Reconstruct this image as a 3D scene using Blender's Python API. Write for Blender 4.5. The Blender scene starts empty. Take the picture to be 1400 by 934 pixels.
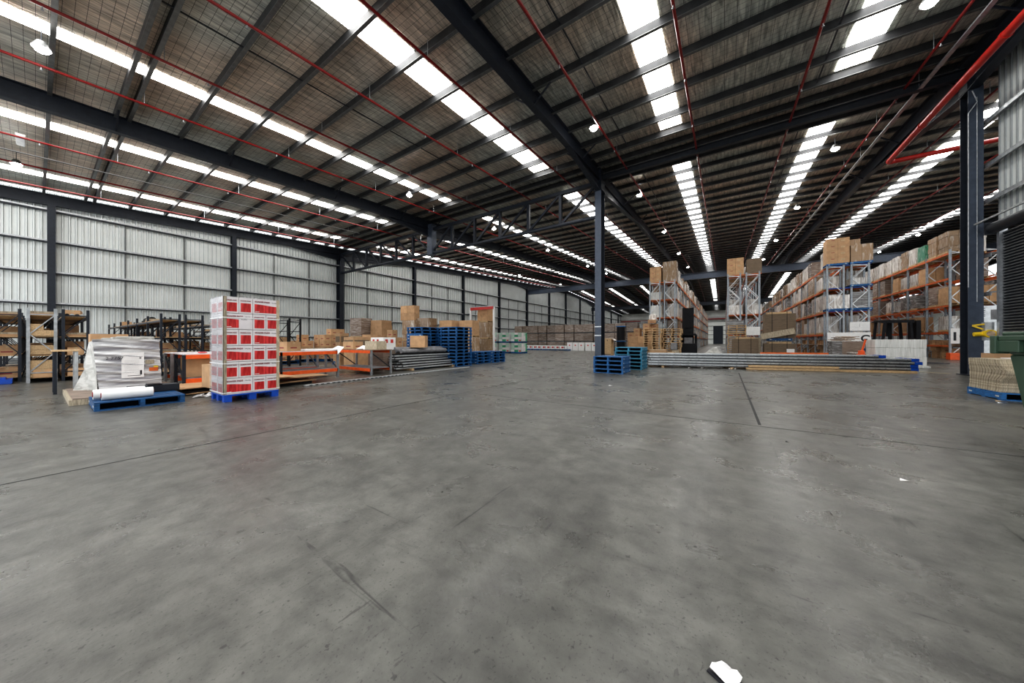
import bpy, math, random
from mathutils import Vector, Matrix, Euler
random.seed(7)
SC = bpy.context.scene
COL = SC.collection
PI = math.pi

# ------------------------------------------------------------------ materials
def new_mat(name):
    m = bpy.data.materials.new(name); m.use_nodes = True
    nt = m.node_tree
    return m, nt, nt.nodes['Principled BSDF']

def mat(name, col, rough=.6, metal=0., var=.12, scale=6., bump=0., rnd=0., stretch=(1, 1, 1), detail=4, col2=None, spec=None):
    """base colour broken up by object-space noise, optional per-object brightness spread"""
    m, nt, b = new_mat(name)
    N, L = nt.nodes.new, nt.links.new
    b.inputs['Roughness'].default_value = rough
    b.inputs['Metallic'].default_value = metal
    if spec is not None: b.inputs['Specular IOR Level'].default_value = spec
    tc = N('ShaderNodeTexCoord'); mp = N('ShaderNodeMapping'); mp.inputs['Scale'].default_value = stretch
    nz = N('ShaderNodeTexNoise'); nz.inputs['Scale'].default_value = scale; nz.inputs['Detail'].default_value = detail
    L(tc.outputs['Object'], mp.inputs[0]); L(mp.outputs[0], nz.inputs['Vector'])
    cr = N('ShaderNodeValToRGB')
    c2 = col2 if col2 else tuple(min(1, c * (1 + var)) for c in col)
    c1 = tuple(c * (1 - var) for c in col)
    cr.color_ramp.elements[0].color = (*c1, 1); cr.color_ramp.elements[0].position = .35
    cr.color_ramp.elements[1].color = (*c2, 1); cr.color_ramp.elements[1].position = .68
    L(nz.outputs['Fac'], cr.inputs[0])
    out = cr.outputs[0]
    if rnd:
        oi = N('ShaderNodeObjectInfo'); mr = N('ShaderNodeMapRange')
        mr.inputs['To Min'].default_value = 1 - rnd; mr.inputs['To Max'].default_value = 1 + rnd
        L(oi.outputs['Random'], mr.inputs[0])
        hs = N('ShaderNodeHueSaturation'); L(out, hs.inputs['Color']); L(mr.outputs[0], hs.inputs['Value']); out = hs.outputs[0]
    L(out, b.inputs['Base Color'])
    if bump:
        bp = N('ShaderNodeBump'); bp.inputs['Strength'].default_value = bump; bp.inputs['Distance'].default_value = .02
        L(nz.outputs['Fac'], bp.inputs['Height']); L(bp.outputs[0], b.inputs['Normal'])
    return m

M = {}
M['navy'] = mat('navy_steel', (.018, .023, .034), .45, .2, .15)
M['navy_light'] = mat('slate_steel', (.065, .082, .115), .4, .2, .12)
M['black'] = mat('black_plastic', (.010, .010, .012), .6, spec=.2)
M['gap_shade'] = mat('painted_pallet_shade', (.004, .006, .010), 1., spec=0.)  # near-black filler standing for the shade inside pallets
M['dark'] = mat('dark_steel', (.03, .034, .042), .45, .4)
M['galv'] = mat('galvanised_steel', (.42, .44, .46), .38, .75, .18, 9)
M['galv_l'] = mat('pale_galvanised_steel', (.60, .62, .63), .4, .5, .12, 9)
M['webdark'] = mat('steel_painted_shade', (.030, .031, .033), .55, .4, .3, 3)  # shade of purlin webs and beam gaps put into the colour
M['galv_d'] = mat('dull_galvanised_steel', (.15, .155, .155), .42, .6, .2, 5)
M['upright'] = mat('rack_upright_steel', (.30, .33, .36), .45, .35, .15, 9)
M['orange'] = mat('orange_beam_paint', (.62, .13, .025), .45, 0, .2, 7, rnd=.12)
M['orange_b'] = mat('bright_orange_paint', (.80, .12, .02), .4, 0, .12, 7)
M['red'] = mat('red_pipe_paint', (.20, .008, .008), .35, 0, .15, 4)
M['redl'] = mat('bright_red_pipe_paint', (.46, .022, .015), .3, 0, .12, 4)
M['blue'] = mat('blue_pallet_paint', (.012, .10, .27), .6, 0, .35, 10, rnd=.25, stretch=(1, 1, 4))
M['teal'] = mat('faded_teal_pallet_paint', (.035, .19, .30), .65, 0, .35, 10, rnd=.2, stretch=(1, 1, 4))
M['bluep'] = mat('royal_blue_plastic', (.006, .07, .42), .4, 0, .1)
M['wood'] = mat('raw_timber', (.52, .36, .20), .7, 0, .2, 6, stretch=(1, 6, 6), rnd=.12)
M['card'] = mat('kraft_cardboard', (.46, .285, .155), .75, 0, .12, 5, rnd=.22)
M['cardd'] = mat('dark_cardboard', (.17, .125, .085), .8, 0, .25, 14, stretch=(.3, .3, 5), rnd=.15)
M['cardg'] = mat('grey_brown_cardboard', (.25, .19, .15), .7, 0, .25, 10, stretch=(.4, .4, 4), rnd=.25)
M['cardl'] = mat('pale_cardboard_edge', (.40, .34, .25), .8, 0, .3, 9, stretch=(6, 6, 1), rnd=.25)
M['tape'] = mat('parcel_tape', (.50, .36, .21), .35)
M['white'] = mat('white_paint', (.80, .80, .79), .45, 0, .05)
M['paper'] = mat('white_paper', (.82, .81, .80), .7, 0, .05)
M['pinkw'] = mat('white_carton_board', (.70, .66, .67), .5, 0, .06, 4)
M['redprint'] = mat('red_printed_board', (.52, .006, .010), .35, 0, .4, 5, stretch=(1, 5, .6), col2=(.74, .06, .06))
M['maroon'] = mat('dark_red_ink', (.22, .02, .03), .5)
M['ink'] = mat('black_ink', (.015, .015, .02), .5)
M['mesh_side'] = mat('grey_carton_side', (.45, .43, .45), .5, 0, .2, 5)
M['bin'] = mat('dark_green_plastic', (.045, .085, .055), .42, 0, .08, 3)
M['yellow'] = mat('yellow_plastic', (.75, .52, .02), .4)
M['green'] = mat('green_print', (.05, .33, .17), .5, 0, .2, 6)
M['mint'] = mat('pale_green_carton', (.46, .60, .52), .5, 0, .2, 9, stretch=(1, 1, 5))
M['rubber'] = mat('black_rubber', (.02, .02, .02), .8)
M['rope'] = mat('red_cloth', (.55, .12, .13), .8)
M['seal'] = mat('joint_sealant', (.03, .03, .03), .8)
M['scrap'] = mat('scuffed_timber_scrap', (.32, .24, .17), .8, 0, .4, 12, rnd=.4)
M['grey'] = mat('grey_cloth', (.22, .22, .23), .7, 0, .25, 6, bump=.4)
M['yline'] = mat('worn_yellow_line', (.42, .34, .16), .6, 0, .3, 8)

def film_mat(name, base, shine, scale=3.2, bias=.5, stretch=(2.2, 2.2, .55), rough=.22, rnd=.3):
    """goods seen through stretch film: reflections on its creases painted as bright streaks over the colour beneath"""
    m, nt, b = new_mat(name); N, L = nt.nodes.new, nt.links.new
    tc = N('ShaderNodeTexCoord'); oi = N('ShaderNodeObjectInfo')
    ad = N('ShaderNodeVectorMath'); ad.operation = 'ADD'
    sc_ = N('ShaderNodeVectorMath'); sc_.operation = 'SCALE'; sc_.inputs[0].default_value = (17, 5, 9); L(oi.outputs['Random'], sc_.inputs['Scale'])
    L(tc.outputs['Object'], ad.inputs[0]); L(sc_.outputs[0], ad.inputs[1])
    mp = N('ShaderNodeMapping'); mp.inputs['Scale'].default_value = stretch; L(ad.outputs[0], mp.inputs[0])
    nz = N('ShaderNodeTexNoise'); nz.inputs['Scale'].default_value = scale; nz.inputs['Detail'].default_value = 3; nz.inputs['Distortion'].default_value = 1.2
    L(mp.outputs[0], nz.inputs['Vector'])
    cr = N('ShaderNodeValToRGB'); e = cr.color_ramp.elements
    e[0].position = bias - .13; e[0].color = (*base, 1); e[1].position = bias + .15; e[1].color = (*shine, 1)  # crease glints painted into the base colour
    L(nz.outputs['Fac'], cr.inputs[0])
    mr = N('ShaderNodeMapRange'); mr.inputs['To Min'].default_value = 1 - rnd; mr.inputs['To Max'].default_value = 1 + rnd * .5; L(oi.outputs['Random'], mr.inputs[0])
    hs = N('ShaderNodeHueSaturation'); L(cr.outputs[0], hs.inputs['Color']); L(mr.outputs[0], hs.inputs['Value'])
    L(hs.outputs[0], b.inputs['Base Color']); b.inputs['Roughness'].default_value = rough
    bp = N('ShaderNodeBump'); bp.inputs['Strength'].default_value = .5; bp.inputs['Distance'].default_value = .03
    L(nz.outputs['Fac'], bp.inputs['Height']); L(bp.outputs[0], b.inputs['Normal'])
    return m
M['filmcard'] = film_mat('film_wrapped_cardboard', (.33, .225, .14), (.70, .65, .58), 2.4, .66)
M['filmbrown'] = film_mat('film_wrapped_brown_board', (.22, .165, .13), (.50, .45, .41), 3, .60, (.5, .5, 5))
M['filmwhite'] = film_mat('white_wrapped_goods', (.38, .33, .29), (.90, .88, .84), 3.0, .47, (2.4, 2.4, .4))
M['filmgrey'] = film_mat('grey_wrapped_goods', (.16, .155, .15), (.58, .58, .58), 3, .60, (.6, .6, 3))
M['filmgreen'] = film_mat('green_wrapped_goods', (.06, .28, .17), (.45, .62, .52), bias=.58)
M['filmmachine'] = film_mat('silvery_stretch_wrap', (.31, .305, .33), (.80, .80, .80), 2.0, .49, (.8, .55, 5), .16)
M['filmblock'] = film_mat('white_shrink_wrap', (.60, .60, .57), (.80, .80, .77), 3, .5, (5, 5, .3), .35)
M['shroud'] = film_mat('white_plastic_shroud', (.30, .295, .27), (.50, .49, .46), 3, .47, (1.5, 1.5, 3), .35)

def clear_film():
    m, nt, b = new_mat('clear_stretch_film'); N, L = nt.nodes.new, nt.links.new
    out = nt.nodes['Material Output']
    b.inputs['Base Color'].default_value = (.46, .48, .50, 1); b.inputs['Roughness'].default_value = .15
    tr = N('ShaderNodeBsdfTransparent'); mx = N('ShaderNodeMixShader')
    tc = N('ShaderNodeTexCoord'); mp = N('ShaderNodeMapping'); mp.inputs['Scale'].default_value = (1.5, 1.5, 5)
    nz = N('ShaderNodeTexNoise'); nz.inputs['Scale'].default_value = 3; nz.inputs['Detail'].default_value = 5
    L(tc.outputs['Object'], mp.inputs[0]); L(mp.outputs[0], nz.inputs['Vector'])
    mr = N('ShaderNodeMapRange'); mr.inputs['From Min'].default_value = .35; mr.inputs['From Max'].default_value = .7
    mr.inputs['To Min'].default_value = .30; mr.inputs['To Max'].default_value = .62
    L(nz.outputs['Fac'], mr.inputs[0]); L(mr.outputs[0], mx.inputs[0]); L(tr.outputs[0], mx.inputs[1]); L(b.outputs[0], mx.inputs[2]); L(mx.outputs[0], out.inputs[0])
    return m
M['film'] = clear_film()

def emit(name, col, s):
    m, nt, b = new_mat(name)
    b.inputs['Base Color'].default_value = (*col, 1)
    b.inputs['Emission Color'].default_value = (*col, 1); b.inputs['Emission Strength'].default_value = s
    return m
M['sky'] = emit('translucent_roof_panel', (1., .99, .965), 7.8)  # daylight through the panels put in as their own glow
M['lamp'] = emit('lamp_lens', (1, .97, .92), 60)
M['tube'] = emit('tube_lens', (1, 1, 1), 5)
M['tube_off'] = mat('pale_diffuser', (.7, .72, .74), .4)

def floor_mat():
    m, nt, b = new_mat('polished_concrete'); N, L = nt.nodes.new, nt.links.new
    tc = N('ShaderNodeTexCoord')
    def noise(scale, detail, stretch=(1, 1, 1), dist=0, rot=0):
        mp = N('ShaderNodeMapping'); mp.inputs['Scale'].default_value = stretch; mp.inputs['Rotation'].default_value = (0, 0, rot)
        L(tc.outputs['Object'], mp.inputs[0])
        n = N('ShaderNodeTexNoise'); n.inputs['Scale'].default_value = scale; n.inputs['Detail'].default_value = detail; n.inputs['Distortion'].default_value = dist
        n.inputs['Roughness'].default_value = .6
        L(mp.outputs[0], n.inputs['Vector']); return n.outputs['Fac']
    def ramp(src, stops):
        r = N('ShaderNodeValToRGB'); e = r.color_ramp.elements
        while len(e) < len(stops): e.new(.5)
        for k, (p, v) in enumerate(stops): e[k].position = p; e[k].color = (v, v, v, 1) if not isinstance(v, tuple) else (*v, 1)
        L(src, r.inputs[0]); return r.outputs[0]
    def mul(a, bb, f=1.):
        x = N('ShaderNodeMix'); x.data_type = 'RGBA'; x.blend_type = 'MULTIPLY'; x.inputs[0].default_value = f
        L(a, x.inputs[6]); L(bb, x.inputs[7]); return x.outputs[2]
    base = ramp(noise(.8, 10, dist=.9), [(.30, (.074, .073, .065)), (.52, (.102, .101, .090)), (.72, (.146, .144, .129))])
    c = mul(base, ramp(noise(6, 8), [(.32, .62), (.62, 1.14)]))
    c = mul(c, ramp(noise(1.7, 6, (1, .22, 1), 1.2, .35), [(.31, .66), (.46, 1.0)]))      # rubbed tyre arcs
    c = mul(c, ramp(noise(2.2, 5, (.16, 1, 1), 1.5, -.5), [(.30, .66), (.44, 1.0)]))
    c = mul(c, ramp(noise(9, 4, (1, .1, 1), .8, .8), [(.29, .30), (.34, 1.0)]), .9)       # fine scratches
    c = mul(c, ramp(noise(11, 4, (.09, 1, 1), .8, .2), [(.28, .30), (.33, 1.0)]), .9)
    c = mul(c, ramp(noise(70, 3), [(.33, .45), (.40, 1.0)]), .8)
    c = mul(c, ramp(noise(40, 4, (1, .35, 1), 1.0, .5), [(.30, .4), (.36, 1.0)]), .7)
    c = mul(c, ramp(noise(26, 2), [(.28, .30), (.33, 1.0)]), .85)                              # specks
    L(c, b.inputs['Base Color'])
    L(ramp(noise(1.1, 7, dist=.5), [(.3, .20), (.7, .44)]), b.inputs['Roughness'])
    b.inputs['Specular IOR Level'].default_value = .6
    bp = N('ShaderNodeBump'); bp.inputs['Strength'].default_value = .35; bp.inputs['Distance'].default_value = .02
    L(noise(5, 9), bp.inputs['Height']); L(bp.outputs[0], b.inputs['Normal'])
    return m
M['floor'] = floor_mat()

def foil_mat():
    m, nt, b = new_mat('foil_roof_insulation'); N, L = nt.nodes.new, nt.links.new
    tc = N('ShaderNodeTexCoord')
    mp = N('ShaderNodeMapping'); mp.inputs['Scale'].default_value = (3.5, .45, 1); L(tc.outputs['Object'], mp.inputs[0])
    nz = N('ShaderNodeTexNoise'); nz.inputs['Scale'].default_value = 3.0; nz.inputs['Detail'].default_value = 6; nz.inputs['Distortion'].default_value = .7; L(mp.outputs[0], nz.inputs['Vector'])
    big = N('ShaderNodeTexNoise'); big.inputs['Scale'].default_value = .25; L(tc.outputs['Object'], big.inputs['Vector'])
    cr = N('ShaderNodeValToRGB'); e = cr.color_ramp.elements
    e[0].position = .3; e[0].color = (.30, .30, .285, 1); e[1].position = .7; e[1].color = (.82, .81, .76, 1)
    L(nz.outputs['Fac'], cr.inputs[0])
    tint = N('ShaderNodeValToRGB'); e = tint.color_ramp.elements
    e[0].position = .42; e[0].color = (.92, .95, .92, 1); e[1].position = .62; e[1].color = (1.0, .85, .74, 1); L(big.outputs['Fac'], tint.inputs[0])
    m1 = N('ShaderNodeMix'); m1.data_type = 'RGBA'; m1.blend_type = 'MULTIPLY'; m1.inputs[0].default_value = 1
    L(cr.outputs[0], m1.inputs[6]); L(tint.outputs[0], m1.inputs[7])
    # safety mesh: thin dark wires, 300 x 150 mm
    sx = N('ShaderNodeSeparateXYZ'); L(tc.outputs['Object'], sx.inputs[0])
    def line(sock, pitch, w):
        a = N('ShaderNodeMath'); a.operation = 'DIVIDE'; L(sock, a.inputs[0]); a.inputs[1].default_value = pitch
        f = N('ShaderNodeMath'); f.operation = 'FRACT'; L(a.outputs[0], f.inputs[0])
        g = N('ShaderNodeMath'); g.operation = 'LESS_THAN'; L(f.outputs[0], g.inputs[0]); g.inputs[1].default_value = w / pitch
        return g.outputs[0]
    mx_ = N('ShaderNodeMath'); mx_.operation = 'MAXIMUM'; L(line(sx.outputs['X'], .32, .011), mx_.inputs[0]); L(line(sx.outputs['Y'], .2, .009), mx_.inputs[1])
    m2 = N('ShaderNodeMix'); m2.data_type = 'RGBA'; L(mx_.outputs[0], m2.inputs[0]); L(m1.outputs[2], m2.inputs[6]); m2.inputs[7].default_value = (.05, .048, .045, 1)
    L(m2.outputs[2], b.inputs['Base Color']); b.inputs['Metallic'].default_value = .35; b.inputs['Roughness'].default_value = .42
    bp = N('ShaderNodeBump'); bp.inputs['Strength'].default_value = .8; bp.inputs['Distance'].default_value = .05; L(nz.outputs['Fac'], bp.inputs['Height']); L(bp.outputs[0], b.inputs['Normal'])
    return m
M['foil'] = foil_mat()
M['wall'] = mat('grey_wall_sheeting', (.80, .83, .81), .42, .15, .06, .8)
M['wallsh'] = mat('rib_painted_shade', (.38, .40, .41), .5, .1, .06, .8)  # darker copy of the sheeting, rib shade put into the colour

# ------------------------------------------------------------------ mesh builder
class MB:
    def __init__(s): s.v = []; s.f = []; s.mi = []; s.m = []
    def _mi(s, m):
        m = M[m] if isinstance(m, str) else m
        if m not in s.m: s.m.append(m)
        return s.m.index(m)
    def poly(s, pts, m):
        n = len(s.v); s.v += [tuple(p) for p in pts]; s.f.append(tuple(range(n, n + len(pts)))); s.mi.append(s._mi(m)); return s
    def box(s, x0, x1, y0, y1, z0, z1, m, T=None):
        n = len(s.v)
        P = [(x0, y0, z0), (x1, y0, z0), (x1, y1, z0), (x0, y1, z0), (x0, y0, z1), (x1, y0, z1), (x1, y1, z1), (x0, y1, z1)]
        if T is not None: P = [tuple(T @ Vector(p)) for p in P]
        s.v += P; k = s._mi(m)
        for q in ((0, 3, 2, 1), (4, 5, 6, 7), (0, 1, 5, 4), (1, 2, 6, 5), (2, 3, 7, 6), (3, 0, 4, 7)):
            s.f.append(tuple(n + i for i in q)); s.mi.append(k)
        return s
    def bar(s, p, q, w, h, m):
        p, q = Vector(p), Vector(q); d = q - p; Lh = d.length
        R = d.to_track_quat('X', 'Z').to_matrix().to_4x4(); R.translation = p
        return s.box(0, Lh, -w / 2, w / 2, -h / 2, h / 2, m, R)
    def tube(s, p, q, r, m, n=10, r2=None, cap=True):
        p, q = Vector(p), Vector(q); r2 = r if r2 is None else r2
        R = (q - p).to_track_quat('Z', 'Y').to_matrix(); b = len(s.v); k = s._mi(m)
        for c, rr in ((p, r), (q, r2)):
            for i in range(n):
                a = 2 * PI * i / n; s.v.append(tuple(c + R @ Vector((rr * math.cos(a), rr * math.sin(a), 0))))
        for i in range(n):
            j = (i + 1) % n; s.f.append((b + i, b + j, b + n + j, b + n + i)); s.mi.append(k)
        if cap:
            s.f.append(tuple(b + n - 1 - i for i in range(n))); s.mi.append(k); s.f.append(tuple(b + n + i for i in range(n))); s.mi.append(k)
        return s
    def path(s, pts, r, m, n=10):
        for a, b in zip(pts[:-1], pts[1:]): s.tube(a, b, r, m, n)
        return s
    def ibeam(s, p, q, w, h, m, t=.02, tw=.015):
        """I section, bottom flange centred on the line p-q"""
        p, q = Vector(p), Vector(q)
        up = Vector((0, 0, 1)) if abs((q - p).normalized().z) < .9 else Vector((0, 1, 0))
        for o, ww, hh in ((t / 2, w, t), (h - t / 2, w, t), (h / 2, tw, h - 2 * t)):
            s.bar(p + up * o, q + up * o, ww, hh, m)
        return s
    def build(s, name, parent=None, smooth=False, loc=None, bevel=0):
        me = bpy.data.meshes.new(name); me.from_pydata(s.v, [], s.f)
        for m in s.m: me.materials.append(m)
        me.polygons.foreach_set('material_index', s.mi)
        if smooth: me.polygons.foreach_set('use_smooth', [True] * len(s.f))
        me.update()
        o = bpy.data.objects.new(name, me); COL.objects.link(o)
        if parent is not None: o.parent = parent
        if loc: o.location = loc
        if bevel:
            b = o.modifiers.new('bevel', 'BEVEL'); b.width = bevel; b.segments = 2
        return o

def tag(o, label, cat, group=None, kind=None):
    o['label'] = label; o['category'] = cat
    if group: o['group'] = group
    if kind: o['kind'] = kind
    return o
def struct(o): o['kind'] = 'structure'; return o
def empty(name, loc, rz=0):
    o = bpy.data.objects.new(name, None); COL.objects.link(o); o.location = loc; o.rotation_euler = (0, 0, rz); o.empty_display_size = .1; return o
def dup(o, loc, rz=0, label=None, cat=None, group=None):
    c = o.copy(); COL.objects.link(c); c.location = loc; c.rotation_euler = (0, 0, rz)
    if label: c['label'] = label
    if cat: c['category'] = cat
    if group: c['group'] = group
    for ch in o.children:
        k = ch.copy(); COL.objects.link(k); k.parent = c
        for g in ch.children:
            h = g.copy(); COL.objects.link(h); h.parent = k
    return c
def proto(first):
    """use the first object itself, then copies"""
    st = {'u': False}
    def place(loc, rz=0, label=None, cat=None, group=None):
        if not st['u']:
            st['u'] = True; first.location = loc; first.rotation_euler = (0, 0, rz)
            if label: first['label'] = label
            if cat: first['category'] = cat
            if group: first['group'] = group
            return first
        return dup(first, loc, rz, label, cat, group)
    return place
def text(body, size, m, parent, T, name='lettering', bold=0.0):
    cu = bpy.data.curves.new('t', 'FONT'); cu.body = body; cu.size = size; cu.extrude = .001; cu.offset = bold
    t = bpy.data.objects.new('t', cu); COL.objects.link(t)
    dg = bpy.context.evaluated_depsgraph_get(); me = bpy.data.meshes.new_from_object(t.evaluated_get(dg))
    bpy.data.objects.remove(t); bpy.data.curves.remove(cu)
    me.materials.clear(); me.materials.append(M[m])
    o = bpy.data.objects.new(name, me); COL.objects.link(o); o.parent = parent; o.matrix_local = T
    return o
def faceX(x, y, z): # text reading along +Y on a face looking to +X
    return Matrix.Translation((x, y, z)) @ Matrix(((0, 0, 1), (1, 0, 0), (0, 1, 0))).to_4x4()
def faceY(x, y, z): # text reading along +X on a face looking to -Y
    return Matrix.Translation((x, y, z)) @ Matrix(((1, 0, 0), (0, 0, -1), (0, 1, 0))).to_4x4()

# ------------------------------------------------------------------ building frame
RY, SL = 77., .0524                       # ridge position, roof slope
def zb(y): return 9.35 + SL * y if y <= RY else 9.35 + SL * RY - SL * (y - RY)   # rafter underside
X0, X1, Y0, Y1 = -34.0, 36.0, -4.0, 130.0

f = MB(); f.poly([(X0, -9, 0), (X1, -9, 0), (X1, Y1, 0), (X0, Y1, 0)], 'floor'); struct(f.build('floor'))

# roof sheeting (three strips meet at the ridge)
f = MB()
for a, b in ((-4., RY), (RY, Y1)):
    f.poly([(X0, a, zb(a) + .89), (X0, b, zb(b) + .89), (X1, b, zb(b) + .89), (X1, a, zb(a) + .89)], 'foil')
struct(f.build('ceiling'))

# left wall: real trapezoidal ribs
def ribbed(name, x, y0, y1, ztop, zbot, pitch=.25, d=.045, face=1):
    f = MB(); y = y0
    while y < y1 - 1e-4:
        p = [(y, 0), (y + pitch * .62, 0), (y + pitch * .70, d), (y + pitch * .92, d), (y + pitch, 0)]
        for k, ((a, da), (b, db)) in enumerate(zip(p[:-1], p[1:])):
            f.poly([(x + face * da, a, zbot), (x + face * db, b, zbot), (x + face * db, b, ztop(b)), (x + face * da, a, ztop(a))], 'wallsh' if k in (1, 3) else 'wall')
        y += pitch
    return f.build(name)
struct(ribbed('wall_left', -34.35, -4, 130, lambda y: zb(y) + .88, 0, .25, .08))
f = MB()
f.box(X0 - .4, X1, Y1, Y1 + .1, 0, 12.2, 'wall')
for z in (1.6, 3.1, 4.6, 6.1, 7.6, 9.1): f.box(X0, X1, Y1 - .12, Y1, z, z + .14, 'galv_d')
struct(f.build('wall_far'))
f = MB(); f.box(X1, X1 + .1, -4, Y1, 0, 11.5, 'wall'); struct(f.build('wall_right'))
f = MB(); f.box(-3.1, -.3, Y1 - .2, Y1 - .12, 0, 6.2, 'navy'); struct(f.build('door_1'))
f = MB()
f.box(-33, -30, Y1 - .2, Y1 - .12, 1.2, 4.8, M['tube_off']); f.box(-23, -15, Y1 - .2, Y1 - .12, 1.0, 5.2, M['tube_off'])
struct(f.build('window_20'))
f = MB(); f.box(X0, X1, Y1 - 1.0, Y1 - .4, 8.4, 8.8, 'red'); tag(f.build('sprinkler_main'), 'long red sprinkler main crossing the far end wall under the roof', 'pipe')
f = MB(); f.box(X0 - .3, X0 - .2, -4, 130, 0, .18, 'galv_d'); struct(f.build('baseboard_left'))

wall_cols = [.55, 9.2, 17.97, 27.8, 37.3, 46.9, 56.7, 66.8, 76.2, 86., 96.6, 106.3, 116, 125.]
ordn = ['nearest', 'second', 'third', 'fourth', 'fifth', 'sixth', 'seventh', 'eighth', 'ninth', 'tenth', 'eleventh', 'twelfth', 'thirteenth', 'fourteenth']
for i, y in enumerate(wall_cols):
    w, d = (.42, .75) if i == 2 else (.30, .42)
    f = MB(); f.ibeam((-34.28 + d / 2 - .02, y, 0), (-34.28 + d / 2 - .02, y, zb(y) + .05), 0.01, .01, 'navy')
    f = MB()
    for a, b in ((-34.28, -34.26), (-34.28 + d - .025, -34.28 + d)): f.box(a, b, y - w / 2, y + w / 2, 0, zb(y) + .05, 'navy')
    f.box(-34.27, -34.28 + d - .02, y - .01, y + .01, 0, zb(y) + .05, 'navy')
    f.box(-34.3, -34.27 + d + .02, y - w / 2 - .03, y + w / 2 + .03, 0, .03, 'dark')
    tag(f.build('wall_column'), ('thick ' if i == 2 else '') + 'dark navy steel column on the left wall, %s from the camera%s' % (ordn[i], ', carrying the truss' if i == 2 else ''), 'column', 'columns along the left wall')
# girts (long rails on the left wall) and thin vertical ties
for k, z in enumerate((9.13, 7.24, 5.35, 3.46, 1.58)):
    f = MB(); f.box(-34.28, -34.06, -4, 130, z, z + .012, 'galv_l'); f.box(-34.08, -34.05, -4, 130, z - .02, z + .075, 'galv_l'); f.box(-34.28, -34.08, -4, 130, z - .10, z, 'dark')  # dark box below each rail stands in for its shadow
    tag(f.build('wall_rail'), 'long horizontal steel rail on the ribbed left wall, %s from the top' % ordn[k].replace('nearest', 'first'), 'rail', 'horizontal rails of the left wall')
f = MB(); ys = [-2.5]
for a, b in zip(wall_cols[:-1], wall_cols[1:]): ys += [a + (b - a) / 3, a + 2 * (b - a) / 3]
g = proto(None) if False else None
tie = MB(); tie.box(-34.26, -34.2, -.03, .03, 0, 9.13, 'galv_d'); tie = tie.build('wall_tie')
pl = proto(tie)
for k, y in enumerate(ys): pl((0, y, 0), 0, 'thin vertical steel tie joining the rails of the left wall between two columns', 'tie', 'thin ties on the left wall')

# rafters running away from the camera
def rafter(x, label, m='navy'):
    f = MB()
    for a, b in ((-4., RY), (RY, Y1)):
        f.ibeam((x, a, zb(a)), (x, b, zb(b)), .26, .67, m, .03, .02)
    for yc in (18., 57., 95.):            # tapered haunches
        for sgn, ln in ((-1, 4.5), (1, 8.5)):
            a, b = yc, yc + sgn * ln
            for w in (.012,):
                f.poly([(x - w, a, zb(a)), (x - w, b, zb(b)), (x - w, a, zb(a) - .62)], m)
                f.poly([(x + w, a, zb(a)), (x + w, a, zb(a) - .62), (x + w, b, zb(b))], m)
            f.bar((x, a, zb(a) - .62), (x, b, zb(b)), .26, .03, m)
    o = f.build('rafter'); tag(o, label, 'beam', 'roof rafters')
    return o
for x, l in ((-34.0, 'dark roof rafter running along the top of the left wall'), (-20.1, 'dark roof rafter meeting the middle post of the truss'),
             (-5.94, 'dark roof rafter passing over the tall centre column'), (7.0, 'dark roof rafter above the thick red pipe and right column'),
             (21.1, 'dark roof rafter beyond the orange racks on the right'), (35., 'dark roof rafter over the far right wall')):
    rafter(x, l)

# purlins across
pys = []
pys = [-3.1, -1.4, .29, 1.78, 2.12, 3.6, 5.25, 6.9, 8.6, 10.3, 11.9, 13.5, 15.1, 16.45, 17.5, 18.4, 19.8]
y = 21.35
while y < 129: pys.append(y); y += 1.55
pf = MB()
pf.box(X0, X1, -.055, -.045, 0, .2, 'webdark'); pf.box(X0, X1, -.055, .05, -.012, 0, 'galv_d'); pf.box(X0, X1, .04, .052, 0, .03, 'galv_d'); pf.box(X0, X1, -.05, .05, .19, .2, 'webdark')  # web painted darker than the flange, as if in shade
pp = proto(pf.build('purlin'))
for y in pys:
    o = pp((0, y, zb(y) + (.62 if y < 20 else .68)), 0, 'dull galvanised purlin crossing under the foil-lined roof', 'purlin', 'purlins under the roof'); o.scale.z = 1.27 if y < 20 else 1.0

# fly braces at the centre rafter and neighbours
fb = MB()
for s in (-1, 1): fb.bar((0, 0, .05), (s * .75, 0, .62), .05, .05, 'navy')
fbp = proto(fb.build('rafter_brace'))
for x in (-20.1, -5.94, 7.0):
    for y in sorted(pys)[::3]:
        if y < 60: fbp((x, y, zb(y)), 0, 'short V-shaped steel brace between a rafter and a purlin', 'brace', 'rafter braces')
# bridging rods
for x in (-27.5, -12.3, -4.0, 2.9, 13.):
    f = MB()
    for a, b in ((-4, 16.3), (19.8, RY)): f.bar((x, a, zb(a) + .68), (x, b, zb(b) + .68), .04, .03, 'dark')
    tag(f.build('bridging_rod'), {-27.5: 'thin dark bridging rod near the left wall', -12.3: 'thin dark bridging rod in the bay left of centre', -4.0: 'thin dark bridging rod beside the centre rafter', 2.9: 'thin dark bridging rod beside the right row of skylights', 13.: 'thin dark bridging rod over the orange racks'}[x] + ' under the purlins', 'rod')

# translucent roof panels
wn = 1
for xa, xb in ((-31.3, -30.6), (-24.0, -23.25), (-16.62, -16.02), (-9.32, -8.36), (-2.48, -1.60), (3.38, 4.28), (9.7, 10.6), (16.8, 17.7)):
    for ya, yb in ((-4., 16.3), (19.85, 47.4), (48.9, 74.5), (79.5, 104), (106, 127)):
        f = MB(); f.poly([(xa, ya, zb(ya) + .875), (xa, yb, zb(yb) + .875), (xb, yb, zb(yb) + .875), (xb, ya, zb(ya) + .875)], 'sky')
        o = f.build('window_%d' % wn) if wn != 20 else f.build('window_99'); struct(o); wn += 1

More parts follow.
